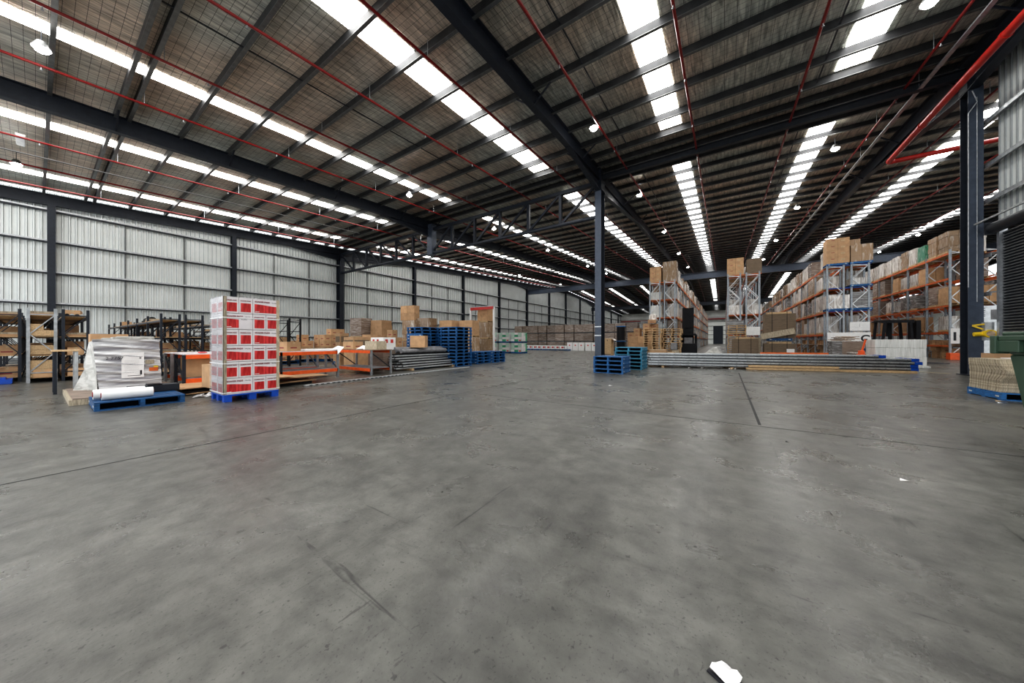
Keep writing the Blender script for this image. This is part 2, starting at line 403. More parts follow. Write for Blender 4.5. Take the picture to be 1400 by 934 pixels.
# truss across, left wall to centre column
T = MB(); n = 12; xa, xb = -33.7, -6.1; zt, zl = 10.25, 8.32
T.box(xa, xb, 17.88, 18.12, zt - .1, zt + .1, 'navy')
truss = empty('roof_truss', (-20, 18, 8.3)); tag(truss, 'dark steel roof truss spanning from the left wall column to the centre column', 'truss')
def under(o, p): o.parent = p; o.matrix_parent_inverse = Matrix.Translation(p.location).inverted(); return o
under(T.build('top_chord'), truss)
T = MB(); T.tube((xa, 18, zl), (xb, 18, zl), .12, 'navy', 12); under(T.build('bottom_chord'), truss)
dx = (xb - xa) / n
for i in range(1, n):
    x = xa + i * dx; T = MB()
    if i == 6: T.box(x - .28, x + .28, 17.75, 18.25, zl - .15, zt + .4, 'navy_light')
    else: T.box(x - .09, x + .09, 17.91, 18.09, zl, zt, 'navy')
    under(T.build('post'), truss)
for i in range(n):
    a, b = xa + i * dx, xa + (i + 1) * dx; T = MB()
    if i < n / 2: T.bar((a, 18, zt), (b, 18, zl), .13, .13, 'navy')
    else: T.bar((a, 18, zl), (b, 18, zt), .13, .13, 'navy')
    under(T.build('diagonal'), truss)

def hcol(x, y, z0, z1, w=.36, d=.65, m='navy_light', m2='navy'):
    f = MB(); f.box(x - w / 2, x + w / 2, y - d / 2, y - d / 2 + .025, z0, z1, m); f.box(x - w / 2, x + w / 2, y + d / 2 - .025, y + d / 2, z0, z1, m2)
    f.box(x - .012, x + .012, y - d / 2 + .02, y + d / 2 - .02, z0, z1, m2)
    if z0 == 0: f.box(x - w / 2 - .06, x + w / 2 + .06, y - d / 2 - .06, y + d / 2 + .06, 0, .03, 'dark')
    return f
cc = empty('centre_column', (-5.94, 18, 0)); tag(cc, 'tall slate blue steel column standing alone in the centre, two pale bands low down', 'column')
under(hcol(-5.94, 18, 0, zb(18) - .55).build('shaft'), cc)
for z in (1.45, 1.95):
    f = MB(); f.box(-6.13, -5.75, 17.655, 17.68, z, z + .06, 'galv_l'); under(f.build('band'), cc)
f = MB(); f.box(-6.2, -5.7, 17.6, 18.4, zb(18) - .62, zb(18) - .55, 'navy'); f.box(-6.12, -5.76, 17.68, 18.32, zb(18) - .55, zb(18) + .6, 'navy'); under(f.build('cap'), cc)
rc = empty('right_column', (7.0, 17.93, 0)); rc.name = 'steel_column'; tag(rc, 'large slate blue steel column at the right, beside the roller door', 'column')
under(hcol(7.06, 17.82, 0, zb(18) - .55, .32, .46).build('shaft'), rc)
f = MB(); f.box(6.88, 7.22, 17.6, 18.05, zb(18) - .55, zb(18), 'navy'); under(f.build('cap'), rc)
f = MB(); f.path([(6.9, 17.58, 3), (6.9, 17.58, 8.9), (7.05, 17.5, 9.2), (6.95, 17.5, 9.6)], .015, 'galv'); f.path([(7.08, 17.58, 2.5), (7.08, 17.58, 9.4)], .012, 'galv'); under(f.build('conduit'), rc)
f = MB(); f.path([(7.21, 17.62, .8), (7.21, 17.62, 9.5)], .014, 'redl'); under(f.build('cable'), rc)
cc.name = 'steel_column'
# struts and heavy cross beams
for (y, z, h, w, m, l) in ((57., 10.7, .95, .4, 'navy_light', 'deep slate blue steel beam crossing the hall above the racks'), (95., 10.2, .95, .4, 'navy', 'deep dark steel beam crossing far down the hall')):
    f = MB(); f.ibeam((X0, y, z), (X1, y, z), w, h, m, .04, .03); tag(f.build('cross_beam'), l, 'beam')
f = MB(); f.ibeam((-5.9, 18, 10.35), (X1, 18, 10.35), .2, .3, 'dark'); tag(f.build('cross_beam'), 'slim dark steel strut running right from the top of the centre column', 'beam')
for x in (21.,):
    f = hcol(x, 57, 0, 10.7, m2='navy_light'); tag(f.build('steel_column'), {-6.: 'slate column far back behind the left tall rack', 7.: 'slate column far back inside the third rack row', 21.: 'slate column far back at the right behind orange racks'}[x], 'column')

# sprinkler pipes
def pline(x, y0=-4, y1=110, off=.3, r=.026, m='red'):
    f = MB(); pts = [(x, y0, zb(y0) + off)]
    if y1 > RY: pts.append((x, RY, zb(RY) + off))
    pts.append((x, y1, zb(y1) + off)); f.path(pts, r, m, 8)
    y = y0 + 1
    while y < 40:
        f.tube((x, y, zb(y) + off - .11), (x, y, zb(y) + off), .012, 'galv', 6); f.tube((x, y, zb(y) + off - .13), (x, y, zb(y) + off - .11), .03, 'galv', 6); y += 3.1
    y = y0 + 1.6
    while y < min(y1, 100): f.tube((x, y, zb(y) + off), (x, y, zb(y) + .885), .01, 'galv', 6, cap=False); y += 4.6
    return f.build('sprinkler_pipe')
names = {-31.3: 'closest to the left wall', -27.9: 'second from the left wall', -24.3: 'third from the left wall', -20.3: 'just left of the truss middle post rafter', -17.5: 'just right of the truss middle post rafter', -14.3: 'beside the third row of skylights',
         -10.8: 'midway between the third and fourth skylight rows', -7.7: 'right beside the fourth skylight row', -4.43: 'just right of the centre column', -1.13: 'beside the skylight row right of centre',
         2.35: 'just left of the right-hand skylight row', 5.6: 'left of the thick red pipe', 8.6: 'above the orange racks on the left side', 12.2: 'above the middle of the orange racks', 15.6: 'above the far side of the orange racks'}
for x, l in names.items(): tag(pline(x, r=.042), 'thin red sprinkler pipe under the roof, ' + l, 'pipe', 'sprinkler pipes')
f = MB(); f.tube((6.36, -2, 9.5), (6.36, 21.9, 9.5), .105, 'redl', 20)
mp_ = empty('sprinkler_main', (6.36, 22, 9.5)); tag(mp_, 'thick bright red water main bending at an elbow near the right column', 'pipe')
under(f.build('pipe', smooth=False), mp_)
f = MB(); f.path([(6.36, 21.9, 9.5), (6.40, 22.02, 9.5), (6.5, 22.08, 9.5)], .115, 'redl', 20); under(f.build('elbow'), mp_)
f = MB(); f.tube((6.5, 22.08, 9.5), (30, 22.08, 9.5), .095, 'redl', 20); under(f.build('cross_pipe'), mp_)
for y in (8, 14.6, 19): 
    f = MB(); f.tube((6.36, y - .04, 9.5), (6.36, y + .04, 9.5), .125, 'redl', 20); under(f.build('coupling'), mp_)
for x in (8.6, 12.2):
    f = MB(); f.tube((x, 22.08, 9.5), (x, 22.08, zb(22) + .3), .04, 'redl', 10); under(f.build('riser'), mp_)
f = MB(); f.bar((5.95, -3, zb(-3) + .1), (5.95, 60, zb(60) + .1), .12, .05, 'galv')
for y in range(0, 60, 6): f.tube((5.95, y, zb(y) + .1), (5.95, y, zb(y) + .885), .01, 'galv', 6, cap=False)
tag(f.build('cable_tray'), 'pale cable tray running beside the right rafter left of the thick red pipe', 'cable tray')
f = MB()
f.path([(-27.0, -3, zb(-3) + .55), (-27.0, 16, zb(16) + .55)], .02, 'white', 6)
for y in (0, 5, 10, 15): f.tube((-27, y, zb(y) + .55), (-27, y, zb(y) + .885), .01, 'galv', 6, cap=False)
tag(f.build('conduit'), 'thin white conduit feeding the tube light near the left wall', 'conduit')

# high-bay lamps
lm = empty('high_bay_lamp', (0, 0, 0))
f = MB(); f.tube((0, 0, .05), (0, 0, .25), .19, 'galv_d', 16, .09); rf_ = f.build('reflector', lm)
f = MB(); f.tube((0, 0, -.03), (0, 0, .05), .11, 'lamp', 16, .17); f.build('lens', rf_)
f = MB(); f.tube((0, 0, .22), (0, 0, .6), .012, 'dark', 6); f.build('hanger', lm)
lp = proto(lm)
rowl = {-16.4: 'row along the third skylight strip', -4.65: 'row just right of the centre rafter', 4.62: 'row beside the right skylight strip', 17.: 'row above the orange racks', -28.: 'row nearest the left wall'}
for x, yl in ((-16.4, (.1, 13., 21.8, 31.8, 44.2, 53., 66)), (-4.65, (13.3, 22.1, 32.5, 44, 56, 67)), (4.62, (13.4, 22.2, 32.2, 44, 56.8, 68)), (17., (22, 33, 51.6, 61.7)), (-28., (-.5, 22, 44.2, 60, 72))):
    for k, y in enumerate(yl): lp((x, y, zb(y) + .22), 0, 'glowing high-bay lamp, %s in the %s' % (ordn[k], rowl[x]), 'lamp', 'high-bay lamps')
tl = empty('tube_light', (-25.3, -.35, zb(0) + .45)); tag(tl, 'unlit white tube light hanging under the roof at the far left', 'lamp')
f = MB(); f.box(-.6, .6, -.12, .12, .05, .12, 'white'); f.build('housing', tl); f = MB(); f.box(-.58, .58, -.1, .1, 0, .05, 'tube_off'); f.build('diffuser', tl)
tl = empty('tube_light', (16, 45, zb(45) + .3)); tag(tl, 'lit white tube light above the orange racks on the right', 'lamp')
f = MB(); f.box(-.12, .12, -2.2, 2.2, .05, .12, 'white'); f.build('housing', tl); f = MB(); f.box(-.1, .1, -2.2, 2.2, 0, .05, 'tube'); f.build('diffuser', tl)

# ------------------------------------------------------------------ right partition with roller door
f = MB()
y = 9.0
while y < 17.4:
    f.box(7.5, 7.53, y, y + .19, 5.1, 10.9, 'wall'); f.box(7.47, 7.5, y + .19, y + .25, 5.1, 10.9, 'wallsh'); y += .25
f.box(7.5, 7.53, -3, 9.0, 0, 10.6, 'wall'); f.box(7.5, 7.53, 9, 12.2, 0, 5.1, 'wall')
struct(f.build('wall_partition')); 
for k, z in enumerate((8.55, 7.07, 5.88, 4.08, 2.8)):
    f = MB(); y0_ = 9 if z > 5 else 17.35
    f.box(7.26, 7.48, y0_, 18.3, z - .01, z + .01, 'galv'); f.box(7.26, 7.28, y0_, 18.3, z - .12, z, 'galv'); f.box(7.18, 7.3, 17.7, 17.8, z - .06, z, 'galv')
    tag(f.build('wall_rail'), 'short steel rail bracketed to the right column, %s from the top' % ordn[k].replace('nearest', 'first'), 'rail', 'rails of the right partition')
rd = empty('roller_door', (7.42, 15, 0)); tag(rd, 'dark grey slatted roller door at the right edge with drum above', 'door')
f = MB(); z = 0
prof = []
while z < 4.6:
    f.poly([(7.44, 12.2, z), (7.44, 17.15, z), (7.40, 17.15, z + .03), (7.40, 12.2, z + .03)], 'dark')
    f.poly([(7.40, 12.2, z + .03), (7.40, 17.15, z + .03), (7.40, 17.15, z + .06), (7.40, 12.2, z + .06)], 'galv_d')
    f.poly([(7.40, 12.2, z + .06), (7.40, 17.15, z + .06), (7.44, 17.15, z + .09), (7.44, 12.2, z + .09)], 'dark')
    z += .09
under(f.build('curtain'), rd)
f = MB(); f.tube((7.28, 12, 4.85), (7.28, 17.25, 4.85), .17, 'dark', 20); under(f.build('drum'), rd)
f = MB(); f.box(7.34, 7.5, 17.15, 17.27, 0, 5.0, 'galv'); under(f.build('guide'), rd)
f = MB(); f.box(7.1, 7.5, 17.26, 17.29, 4.65, 5.05, 'dark'); f.bar((7.0, 12, 5.08), (7.0, 17.5, 5.08), .05, .05, 'galv'); under(f.build('bracket'), rd)
f = MB(); f.box(7.8, 8.35, 19.0, 19.5, 0, 2.45, 'galv_l'); f.box(7.95, 8.1, 18.985, 19.0, 1.95, 2.3, 'grey'); tag(f.build('electrical_cabinet', bevel=.01), 'pale grey metal cabinet behind the right column next to the roller door', 'cabinet')
f = MB(); f.box(7.3, 7.6, 18.35, 18.8, 2.35, 2.4, 'galv')
for k in range(5): f.box(7.3, 7.58, 18.36, 18.78, 2.0 + k * .065, 2.04 + k * .065, 'galv_l'); f.box(7.31, 7.57, 18.37, 18.77, 2.04 + k * .065, 2.065 + k * .065, 'dark')
f.box(7.18, 7.32, 18.2, 18.4, 2.3, 2.38, 'galv')
tag(f.build('louvred_box'), 'grey louvred metal box bracketed behind the right column', 'vent')
# yellow reel + gun on the column
yr = empty('hose_reel', (7.1, 17.5, 1.5)); tag(yr, 'yellow hose reel and trigger gun hanging on the right column', 'hose reel')
f = MB(); f.bar((6.95, 17.5, 1.70), (7.3, 17.45, 1.76), .05, .05, 'yellow'); f.bar((6.95, 17.5, 1.69), (7.15, 17.46, 1.57), .05, .045, 'yellow'); f.box(7.26, 7.36, 17.42, 17.5, 1.55, 1.8, 'galv'); under(f.build('gun'), yr)
f = MB(); f.tube((7.25, 17.32, 1.42), (7.25, 17.5, 1.42), .13, 'yellow', 20); f.tube((7.25, 17.31, 1.42), (7.25, 17.32, 1.42), .09, 'scrap', 16); f.tube((6.96, 17.46, 1.4), (7.2, 17.46, 1.42), .07, 'yellow', 12); under(f.build('reel'), yr)
f = MB(); f.box(7.17, 7.3, 17.4, 17.58, 1.2, 1.8, 'galv_l'); under(f.build('mount'), yr)

# ------------------------------------------------------------------ floor joints
for (a, b, w, l) in (((-5.0, -4), (-4.95, 17), .012, 'thin dark floor joint running away on the left side of the open floor'), ((-4.9, 5.5), (7.4, 5.75), .012, 'thin dark floor joint crossing the floor in front of the camera'),
                     ((.42, 5.7), (.45, 14.4), .035, 'thick black floor joint running from the cross joint to the steel bundle')):
    f = MB(); f.bar((*a, .001), (*b, .001), w, .003, 'seal'); tag(f.build('floor_joint'), l, 'floor joint')
f = MB(); f.bar((6.2, 18.75, .002), (6.8, 18.3, .002), .12, .003, 'yline'); tag(f.build('floor_marking'), 'short worn yellow floor line at the foot of the right column', 'floor marking')

# ------------------------------------------------------------------ pallets
PW = 1.08
def pallet_mesh(m, w=PW, d=PW, h=.15, marks=False):
    f = MB()
    n = 7
    for i in range(n):
        x = -w / 2 + i * (w - .11) / (n - 1); f.box(x, x + .11, -d / 2, d / 2, h - .022, h, m)
    for y in (-d / 2, -.03, d / 2 - .06): f.box(-w / 2, w / 2, y, y + .06, .022, h - .022, m) if False else None
    for y in (-d / 2 + .001, -.03, d / 2 - .061):
        f.box(-w / 2 + .001, w / 2 - .001, y, y + .06, .02, h - .02, m)
    for x in (-w / 2, -.06, w / 2 - .12): f.box(x, x + .12, -d / 2, d / 2, 0, .02, m)
    if m != 'wood': f.box(-w / 2 + .2, w / 2 - .2, -d / 2 + .07, d / 2 - .07, .02, h - .03, 'gap_shade')  # added dark block in place of shade between the boards
    if marks:
        for s in (-1, 1):
            f.box(-w / 2 + .07, -w / 2 + .17, s * (d / 2 + .002) - .002, s * (d / 2 + .002) + .002, .06, .09, 'galv_l')
            f.box(w / 2 - .17, w / 2 - .07, s * (d / 2 + .002) - .002, s * (d / 2 + .002) + .002, .06, .09, 'galv_l')
    return f
def pallet4(m):
    f = pallet_mesh(m, marks=False); return f
def pallet_block(m, w=PW, d=PW, h=.15):
    f = MB(); n = 7
    for i in range(n): x = -w / 2 + i * (w - .11) / (n - 1); f.box(x, x + .11, -d / 2, d / 2, h - .022, h, m)
    for y in (-d / 2, -.06, d / 2 - .12): f.box(-w / 2, w / 2, y, y + .12, h - .04, h - .022, m); f.box(-w / 2, w / 2, y, y + .12, 0, .02, m)
    for x in (-w / 2, -.05, w / 2 - .1):
        for y in (-d / 2, -.05, d / 2 - .1): f.box(x + .02, x + .08, y + .02, y + .08, .02, h - .04, m)
        f.box(x, x + .1, -d / 2, d / 2, 0, .02, m)
    f.box(-w / 2 + .14, w / 2 - .14, -d / 2 + .14, d / 2 - .14, .02, h - .03, 'gap_shade')  # added dark core, paints the shade in the openings
    return f
# stringers run along local X: open ends face +-X, closed marked sides face +-Y
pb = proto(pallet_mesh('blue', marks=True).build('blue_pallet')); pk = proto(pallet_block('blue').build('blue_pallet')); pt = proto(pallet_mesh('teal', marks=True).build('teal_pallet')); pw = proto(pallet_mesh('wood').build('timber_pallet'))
def stack(place, x, y, n, rz, z0=0, label='', group='', jit=.012, cat='pallet'):
    for k in range(n):
        pos = 'topmost' if k == n - 1 else ('bottom one' if k == 0 else ordn[k] + ' up')
        place((x + random.uniform(-jit, jit), y + random.uniform(-jit, jit), z0 + k * .152), rz + random.uniform(-.012, .012), '%s, %s' % (label, pos), cat, group)
stack(pb, -3.52, 12.13, 4, PI / 2, label='blue pallet in the low stack in front of the centre column', group='low blue pallet stack')
stack(pt, -3.3, 14.15, 6, PI / 2, label='faded teal pallet in the stack left of the steel bundle', group='teal pallet stack')
stack(pk, -10.66, 11.16, 12, 0, label='blue pallet in the tall stack at the right end', group='tall blue pallet stack at the right end')
stack(pb, -12.14, 10.44, 10, 0, label='blue pallet in the tall leftmost stack', group='leftmost tall blue pallet stack')
stack(pk, -12.14, 10.44, 2, 0, z0=1.522, label='blue pallet crowning the tall leftmost stack', group='top of the leftmost tall blue pallet stack')
stack(pk, -11.95, 11.7, 12, 0, label='blue pallet in the tall stack hidden between the outer two', group='middle tall blue pallet stack')
stack(pb, -10.95, 13.0, 4, 0, label='blue pallet in the pair behind the tall stacks', group='low pallets behind the tall stacks')
stack(pb, -10.85, 14.2, 4, 0, label='blue pallet in the farther low pair behind tall stacks', group='low pallets behind the tall stacks b')

# ------------------------------------------------------------------ cartons
def carton_mesh(w, d, h, m='card', tape=True, lab=False):
    f = MB(); f.box(-w / 2, w / 2, -d / 2, d / 2, 0, h, m)
    if tape:
        f.box(-w / 2 - .001, w / 2 + .001, -.03, .03, h - .06, h + .002, 'tape'); f.box(-.002 - w / 2, -w / 2, -.03, .03, 0, .07, 'tape')
        f.box(-w / 2, w / 2, -.004, .004, h, h + .003, 'cardd')
    if lab: f.box(w / 2, w / 2 + .003, -d * .25, d * .2, h * .3, h * .42, 'maroon'); f.box(-w * .2, w * .25, -d / 2 - .003, -d / 2, h * .3, h * .42, 'maroon')
    return f
CA = {}
for nme, a in dict(a=(.48, .40, .34), b=(.60, .42, .28), c=(.40, .34, .40), e=(.62, .5, .5), g=(.8, .3, .22)).items():
    CA[nme] = [a, proto(carton_mesh(*a, lab=nme in 'abc').build('carton'))]
def carton(k, loc, rz, label, group=None):
    return CA[k][1](loc, rz, label, 'carton', group)
def pile(x, y, z0, nx, ny, hs, k, label, group, rz=0, skip=.0):
    (w, d, h), _ = CA[k]
    c, s = math.cos(rz), math.sin(rz)
    for i in range(nx):
        for j in range(ny):
            top = hs if isinstance(hs, int) else hs[(i * ny + j) % len(hs)]
            for q in range(top):
                lx, ly = (i - (nx - 1) / 2) * (w + .012), (j - (ny - 1) / 2) * (d + .012)
                carton(k, (x + lx * c - ly * s, y + lx * s + ly * c, z0 + q * (h + .003)), rz + random.uniform(-.03, .03), label, group)

# ------------------------------------------------------------------ hero: red printed cartons on blue plastic pallet
XR, YA, YB, XL = -8.02, 2.02, 2.92, -8.84
f = MB(); f.box(XL, XR + .01, YA, YB, .11, .14, 'bluep')
for x in (XL + .02, (XL + XR) / 2 - .06, XR - .12):
    for y in (YA + .0, (YA + YB) / 2 - .06, YB - .12): f.box(x, x + .12, y, y + .12, 0, .11, 'bluep')
tag(f.build('plastic_pallet'), 'blue plastic pallet on block feet under the red and white cartons', 'pallet')
LH = .318
def red_carton(x0, x1, y0, y1, z0, wide, label, blank=False):
    o = empty('printed_carton', (x1, y0, z0)); w = y1 - y0; dd = x1 - x0; h = LH - .006
    f = MB(); f.box(-dd + .003, -.003, .003, w - .003, 0, h, 'pinkw'); f.build('box', o)
    # red front panel with a wavy top edge
    f = MB(); a, b = .03, w - .03; n = 8; zt_ = h * .66
    for k in range(n):
        u0, u1 = a + (b - a) * k / n, a + (b - a) * (k + 1) / n
        wv = lambda u: (zt_ - .03 * (.5 + .5 * math.sin((u - a) / (b - a) * PI - PI / 2)) if wide else zt_)
        if blank and .46 < (u0 / w) < .9: continue
        f.poly([(.0005, u0, .03), (.0005, u1, .03), (.0005, u1, wv(u1)), (.0005, u0, wv(u0))], 'redprint')
    if wide: f.poly([(.001, .04, .045), (.001, .11, .045), (.001, .11, .055), (.001, .04, .055)], 'white')
    # end panel on the left side face
    f.poly([(-dd + .04, 0, .03), (-.04, 0, .03), (-.04, 0, zt_), (-dd + .04, 0, zt_)], 'redprint')
    f.build('print_panel', o)
    if wide:
        text('SOAKER PADS', .04, 'maroon', o, faceX(.001, .035, h * .78), bold=.0012); text('Pro-Pac', .028, 'ink', o, faceX(.001, w - .12, h * .78))
    else: text('SOAKER PADS', .026, 'maroon', o, faceX(.001, .025, h * .78), bold=.0008)
    if blank:
        f = MB(); f.box(0, .003, w * .5, w * .92, .01, h * .8, 'pinkw'); s = f.build('paper_note', o)
        text('Pro-Pac', .03, 'ink', o, faceX(.0045, w * .58, h * .6))
    tag(o, label, 'carton', 'red and white cartons on the blue plastic pallet')
for lay in range(6):
    z = .14 + lay * (LH + .002); W = YB - YA
    ws = [.25, .25, .5] if lay % 2 else [.5, .25, .25]
    y = YA
    for c, q in enumerate(ws):
        w = W * q; L_ = ['left', 'middle', 'right'][c]
        red_carton(XR - .40, XR, y, y + w, z, q == .5, '%s red and white carton, %s in the %s layer up, front side' % ('wide' if q == .5 else 'narrow', L_, ordn[lay].replace('nearest', 'first')), blank=(lay == 4 and q == .5))
        y += w
    red_carton(XL + .01, XR - .41, YA, YA + W * .5, z, True, 'red and white carton behind the front row, left end of the %s layer' % ordn[lay].replace('nearest', 'first'))
    red_carton(XL + .01, XR - .41, YA + W * .5, YB, z, True, 'red and white carton behind the front row, right end of the %s layer' % ordn[lay].replace('nearest', 'first'))
ztop = .14 + 6 * (LH + .002)
for y0_, l in ((YA - .012, 'left'), (YB - .04, 'right')):
    f = MB(); f.box(XR - .0, XR + .008, y0_, y0_ + .05, .15, ztop, 'cardl'); f.box(XR - .05, XR + .008, (y0_ if l == 'left' else y0_ + .05), (y0_ if l == 'left' else y0_ + .05) + .005, .15, ztop, 'cardl')
    for q in range(1): pass
    tag(f.build('corner_board', None), 'brown cardboard corner board on the %s front edge of the red cartons' % l, 'corner board')
for z in (ztop - .42, .74, .17):
    f = MB(); f.box(XR + .009, XR + .012, YA - .02, YB + .02, z, z + .015, 'white'); f.box(XL, XR + .01, YA - .021, YA - .018, z, z + .015, 'white')
    tag(f.build('strap'), 'white plastic strap round the red cartons, ' + ('upper' if z > 1 else 'middle' if z > .5 else 'lowest'), 'strap', 'straps on the red cartons')
f = MB(); e = .016; f.poly([(XL - e, YA - e, .14), (XR, YA - e, .14), (XR, YA - e, ztop + .005), (XL - e, YA - e, ztop + .005)], 'film')
f.poly([(XL - e, YA - e, ztop + .006), (XR, YA - e, ztop + .006), (XR, YB + e, ztop + .006), (XL - e, YB + e, ztop + .006)], 'film')
tag(f.build('stretch_film'), 'clear stretch film over the left side of the red cartons', 'film')

# ------------------------------------------------------------------ hero: left pallet with machine and film rolls
stack(pb, -9.32, 1.09, 1, 0, label='blue pallet carrying two white film rolls', group='single blue pallet at the left', jit=0)
f = MB(); f.box(-12.3, -9.95, .34, 1.95, .0, .10, 'cardl'); f.box(-12.25, -9.97, .38, 1.9, .10, .12, 'cardg'); tag(f.build('flat_board'), 'flat pale board base under the wrapped machine', 'board')
mc = empty('wrapped_machine', (-11.2, 1.2, 0)); tag(mc, 'big grey machine load wrapped in silvery film with paper sheet stuck on', 'wrapped load')
f = MB()
n = 26; m_ = 16
def surf(u, v):   # slightly bulged front face
    y = .72 + .96 * u + (.03 * (1 - v) if u > .5 else -.02 + .07 * (1 - v)) * 0 + (-.05 + .09 * (1 - v)) * (1 - u) - .05 * u * v
    z = .13 + 1.09 * v
    x = -11.16 + .02 * math.sin(v * 38 + 3 * u) + .012 * math.sin(v * 71 + u * 9) + .03 * math.sin(PI * u)
    return Vector((x, y, z)) - Vector(mc.location)
for i in range(n):
    for j in range(40):
        u0, u1, v0, v1 = i / n, (i + 1) / n, j / 40, (j + 1) / 40
        f.poly([surf(u0, v0), surf(u1, v0), surf(u1, v1), surf(u0, v1)], 'filmmachine')
o = f.build('front_wrap', mc, smooth=False)
f = MB(); f.box(-.95, -.035, -.46, .44, .12, 1.2, 'filmgrey'); f.build('body', mc)
f = MB()   # side shroud: pointed sheet
f.poly([(-.0, -.49, 1.21), (-.75, -.53, 1.16), (-.8, -.6, .62), (-.45, -.6, .55), (-.3, -.58, .12), (.0, -.46, .12)], 'shroud')
f.poly([(-.45, -.6, .58), (-.3, -.58, .12), (-.5, -.75, .12)], 'shroud')
f.build('side_shroud', mc)
f = MB()
for k in range(14):
    a = random.random(); f.box(-.8 + .05 * k, -.6 + .05 * k, -.45 + .3 * a, .2 + .2 * a, 1.2, 1.225 + .05 * random.random(), 'shroud', Matrix.Rotation(random.uniform(-.05, .05), 4, 'Y'))
f.box(-.5, .0, -.5, .46, 1.19, 1.225, 'shroud'); f.build('top_folds', mc)
f = MB(); f.box(.085, .090, -.14, .19, .36, .93, 'paper'); f.box(.091, .092, .12, .15, .78, .82, 'grey'); f.box(.091, .092, .13, .16, .42, .52, 'ink'); f.box(.091, .092, -.05, .14, .40, .41, 'ink')
for k in range(9): f.box(.091, .092, -.10, .12, .5 + k * .03, .502 + k * .03, 'grey')
f.build('paper_sheet', mc)
f = MB(); f.box(.085, .09, .21, .35, .66, .75, 'cardl'); f.build('tan_note', mc)
f = MB(); f.box(.085, .090, .27, .41, .49, .57, M['orange']); f.build('orange_note', mc)
f = MB(); f.box(.085, .09, .34, .41, .575, .605, M['yellow']); f.build('green_sticker', mc)
sc = text('2 7757', .09, 'ink', mc, faceX(.095, -.36, .78), 'handwriting')
rl = empty('film_roll', (0, 0, 0))
f = MB(); f.tube((0, -.30, 0), (0, .30, 0), .085, 'white', 20); f.build('film', rl, smooth=False)
f = MB(); f.tube((0, -.31, 0), (0, .31, 0), .045, 'maroon', 14); f.build('core', rl)
rp = proto(rl); rp((-9.02, .94, .237), -.03, 'white roll of stretch film at the front of the blue pallet', 'film roll', 'film rolls'); rp((-9.2, .86, .25), .02, 'white roll of stretch film lying behind the front roll', 'film roll', 'film rolls')
f = MB(); f.box(-.12, .12, -.35, .35, 0, .14, 'dark'); f.box(-.13, .13, -.1, .1, .14, .16, 'black'); o = f.build('tool_case', bevel=.01); o.location = (-9.72, 1.35, .155); tag(o, 'long black case lying behind the film rolls on the blue pallet', 'case')
f = MB()
for k in range(16):
    a = random.random() * PI; p = Vector((random.uniform(-.15, .15), random.uniform(-.15, .15), .02)); f.bar(p, p + Vector((math.cos(a) * .12, math.sin(a) * .12, random.uniform(0, .05))), .03, .008, 'paper')
o = f.build('crumpled_film', loc=(-9.15, 1.95, 0)); tag(o, 'small heap of crumpled clear film on the floor beside the blue pallet', 'film')
# blue steel stand left of the machine
f = MB()
for x, y in ((-12.4, .22), (-12.95, .22), (-12.4, .5), (-12.95, .5)): f.box(x, x + .05, y, y + .05, 0, .95, 'galv_l' if y > .4 else 'navy')
for z in (.15, .35, .6): f.bar((-12.38, .25, z), (-12.9, .25, z + .1), .03, .03, 'bluep')
f.box(-13, -12.3, .2, .58, .95, .98, 'wood'); tag(f.build('steel_stand'), 'small steel stand with timber top left of the wrapped machine', 'stand')

# ------------------------------------------------------------------ benches with orange beams
def bench(x0, x1, y0, y1, zt_, zs, label, along='y', legs=(0., 1.), m0='galv'):
    o = empty('work_bench', (x0, y0, 0)); tag(o, label, 'bench')
    W, D = x1 - x0, y1 - y0
    for i in legs:
        for s in (0, 1):
            lx, ly = ((s * (W - .06), i * (D - .08)) if along == 'y' else (i * (W - .08), s * (D - .06)))
            f = MB(); f.box(lx, lx + .06, ly, ly + .06, 0, zt_, 'galv' if i > .9 else m0); f.build('leg', o)
        f = MB()
        a, b = ((.03, i * (D - .08) + .03, zt_ - .08), (W - .03, i * (D - .08) + .03, .25)) if along == 'y' else ((i * (W - .08) + .03, .03, zt_ - .08), (i * (W - .08) + .03, D - .03, .2))
        f.bar(a, b, .03, .03, 'dark'); f.build('brace', o)
    for z in (zt_ - .1, zs):
        for s in (0, 1):
            f = MB()
            if along == 'y': f.box(s * (W - .05), s * (W - .05) + .05, .05, D - .05, z, z + .1, 'orange_b')
            else: f.box(.05, W - .05, s * (D - .05), s * (D - .05) + .05, z, z + .1, 'orange_b')
            f.build('beam', o)
    f = MB(); f.box(.01, W - .01, .01, D - .01, zt_, zt_ + .02, 'pinkw' if along == 'y' else 'scrap'); f.build('worktop', o)
    f = MB(); f.box(.05, W - .05, .08, D - .08, zs + .1, zs + .115, 'grey'); f.build('shelf', o)
    return o
bench(-11.6, -10.75, 1.95, 5.68, .85, .17, 'long low bench with orange beams and pale top behind the red cartons', 'y', (0., .55, 1.), m0='navy')
bench(-12.4, -10.1, 6.42, 7.25, .85, .12, 'low orange beam bench with steel legs beside the pile of rails', 'x')
bench(-12.75, -11.95, 1.95, 5.6, .85, .17, 'second long orange beam bench standing behind the first', 'y', (0., 1.))

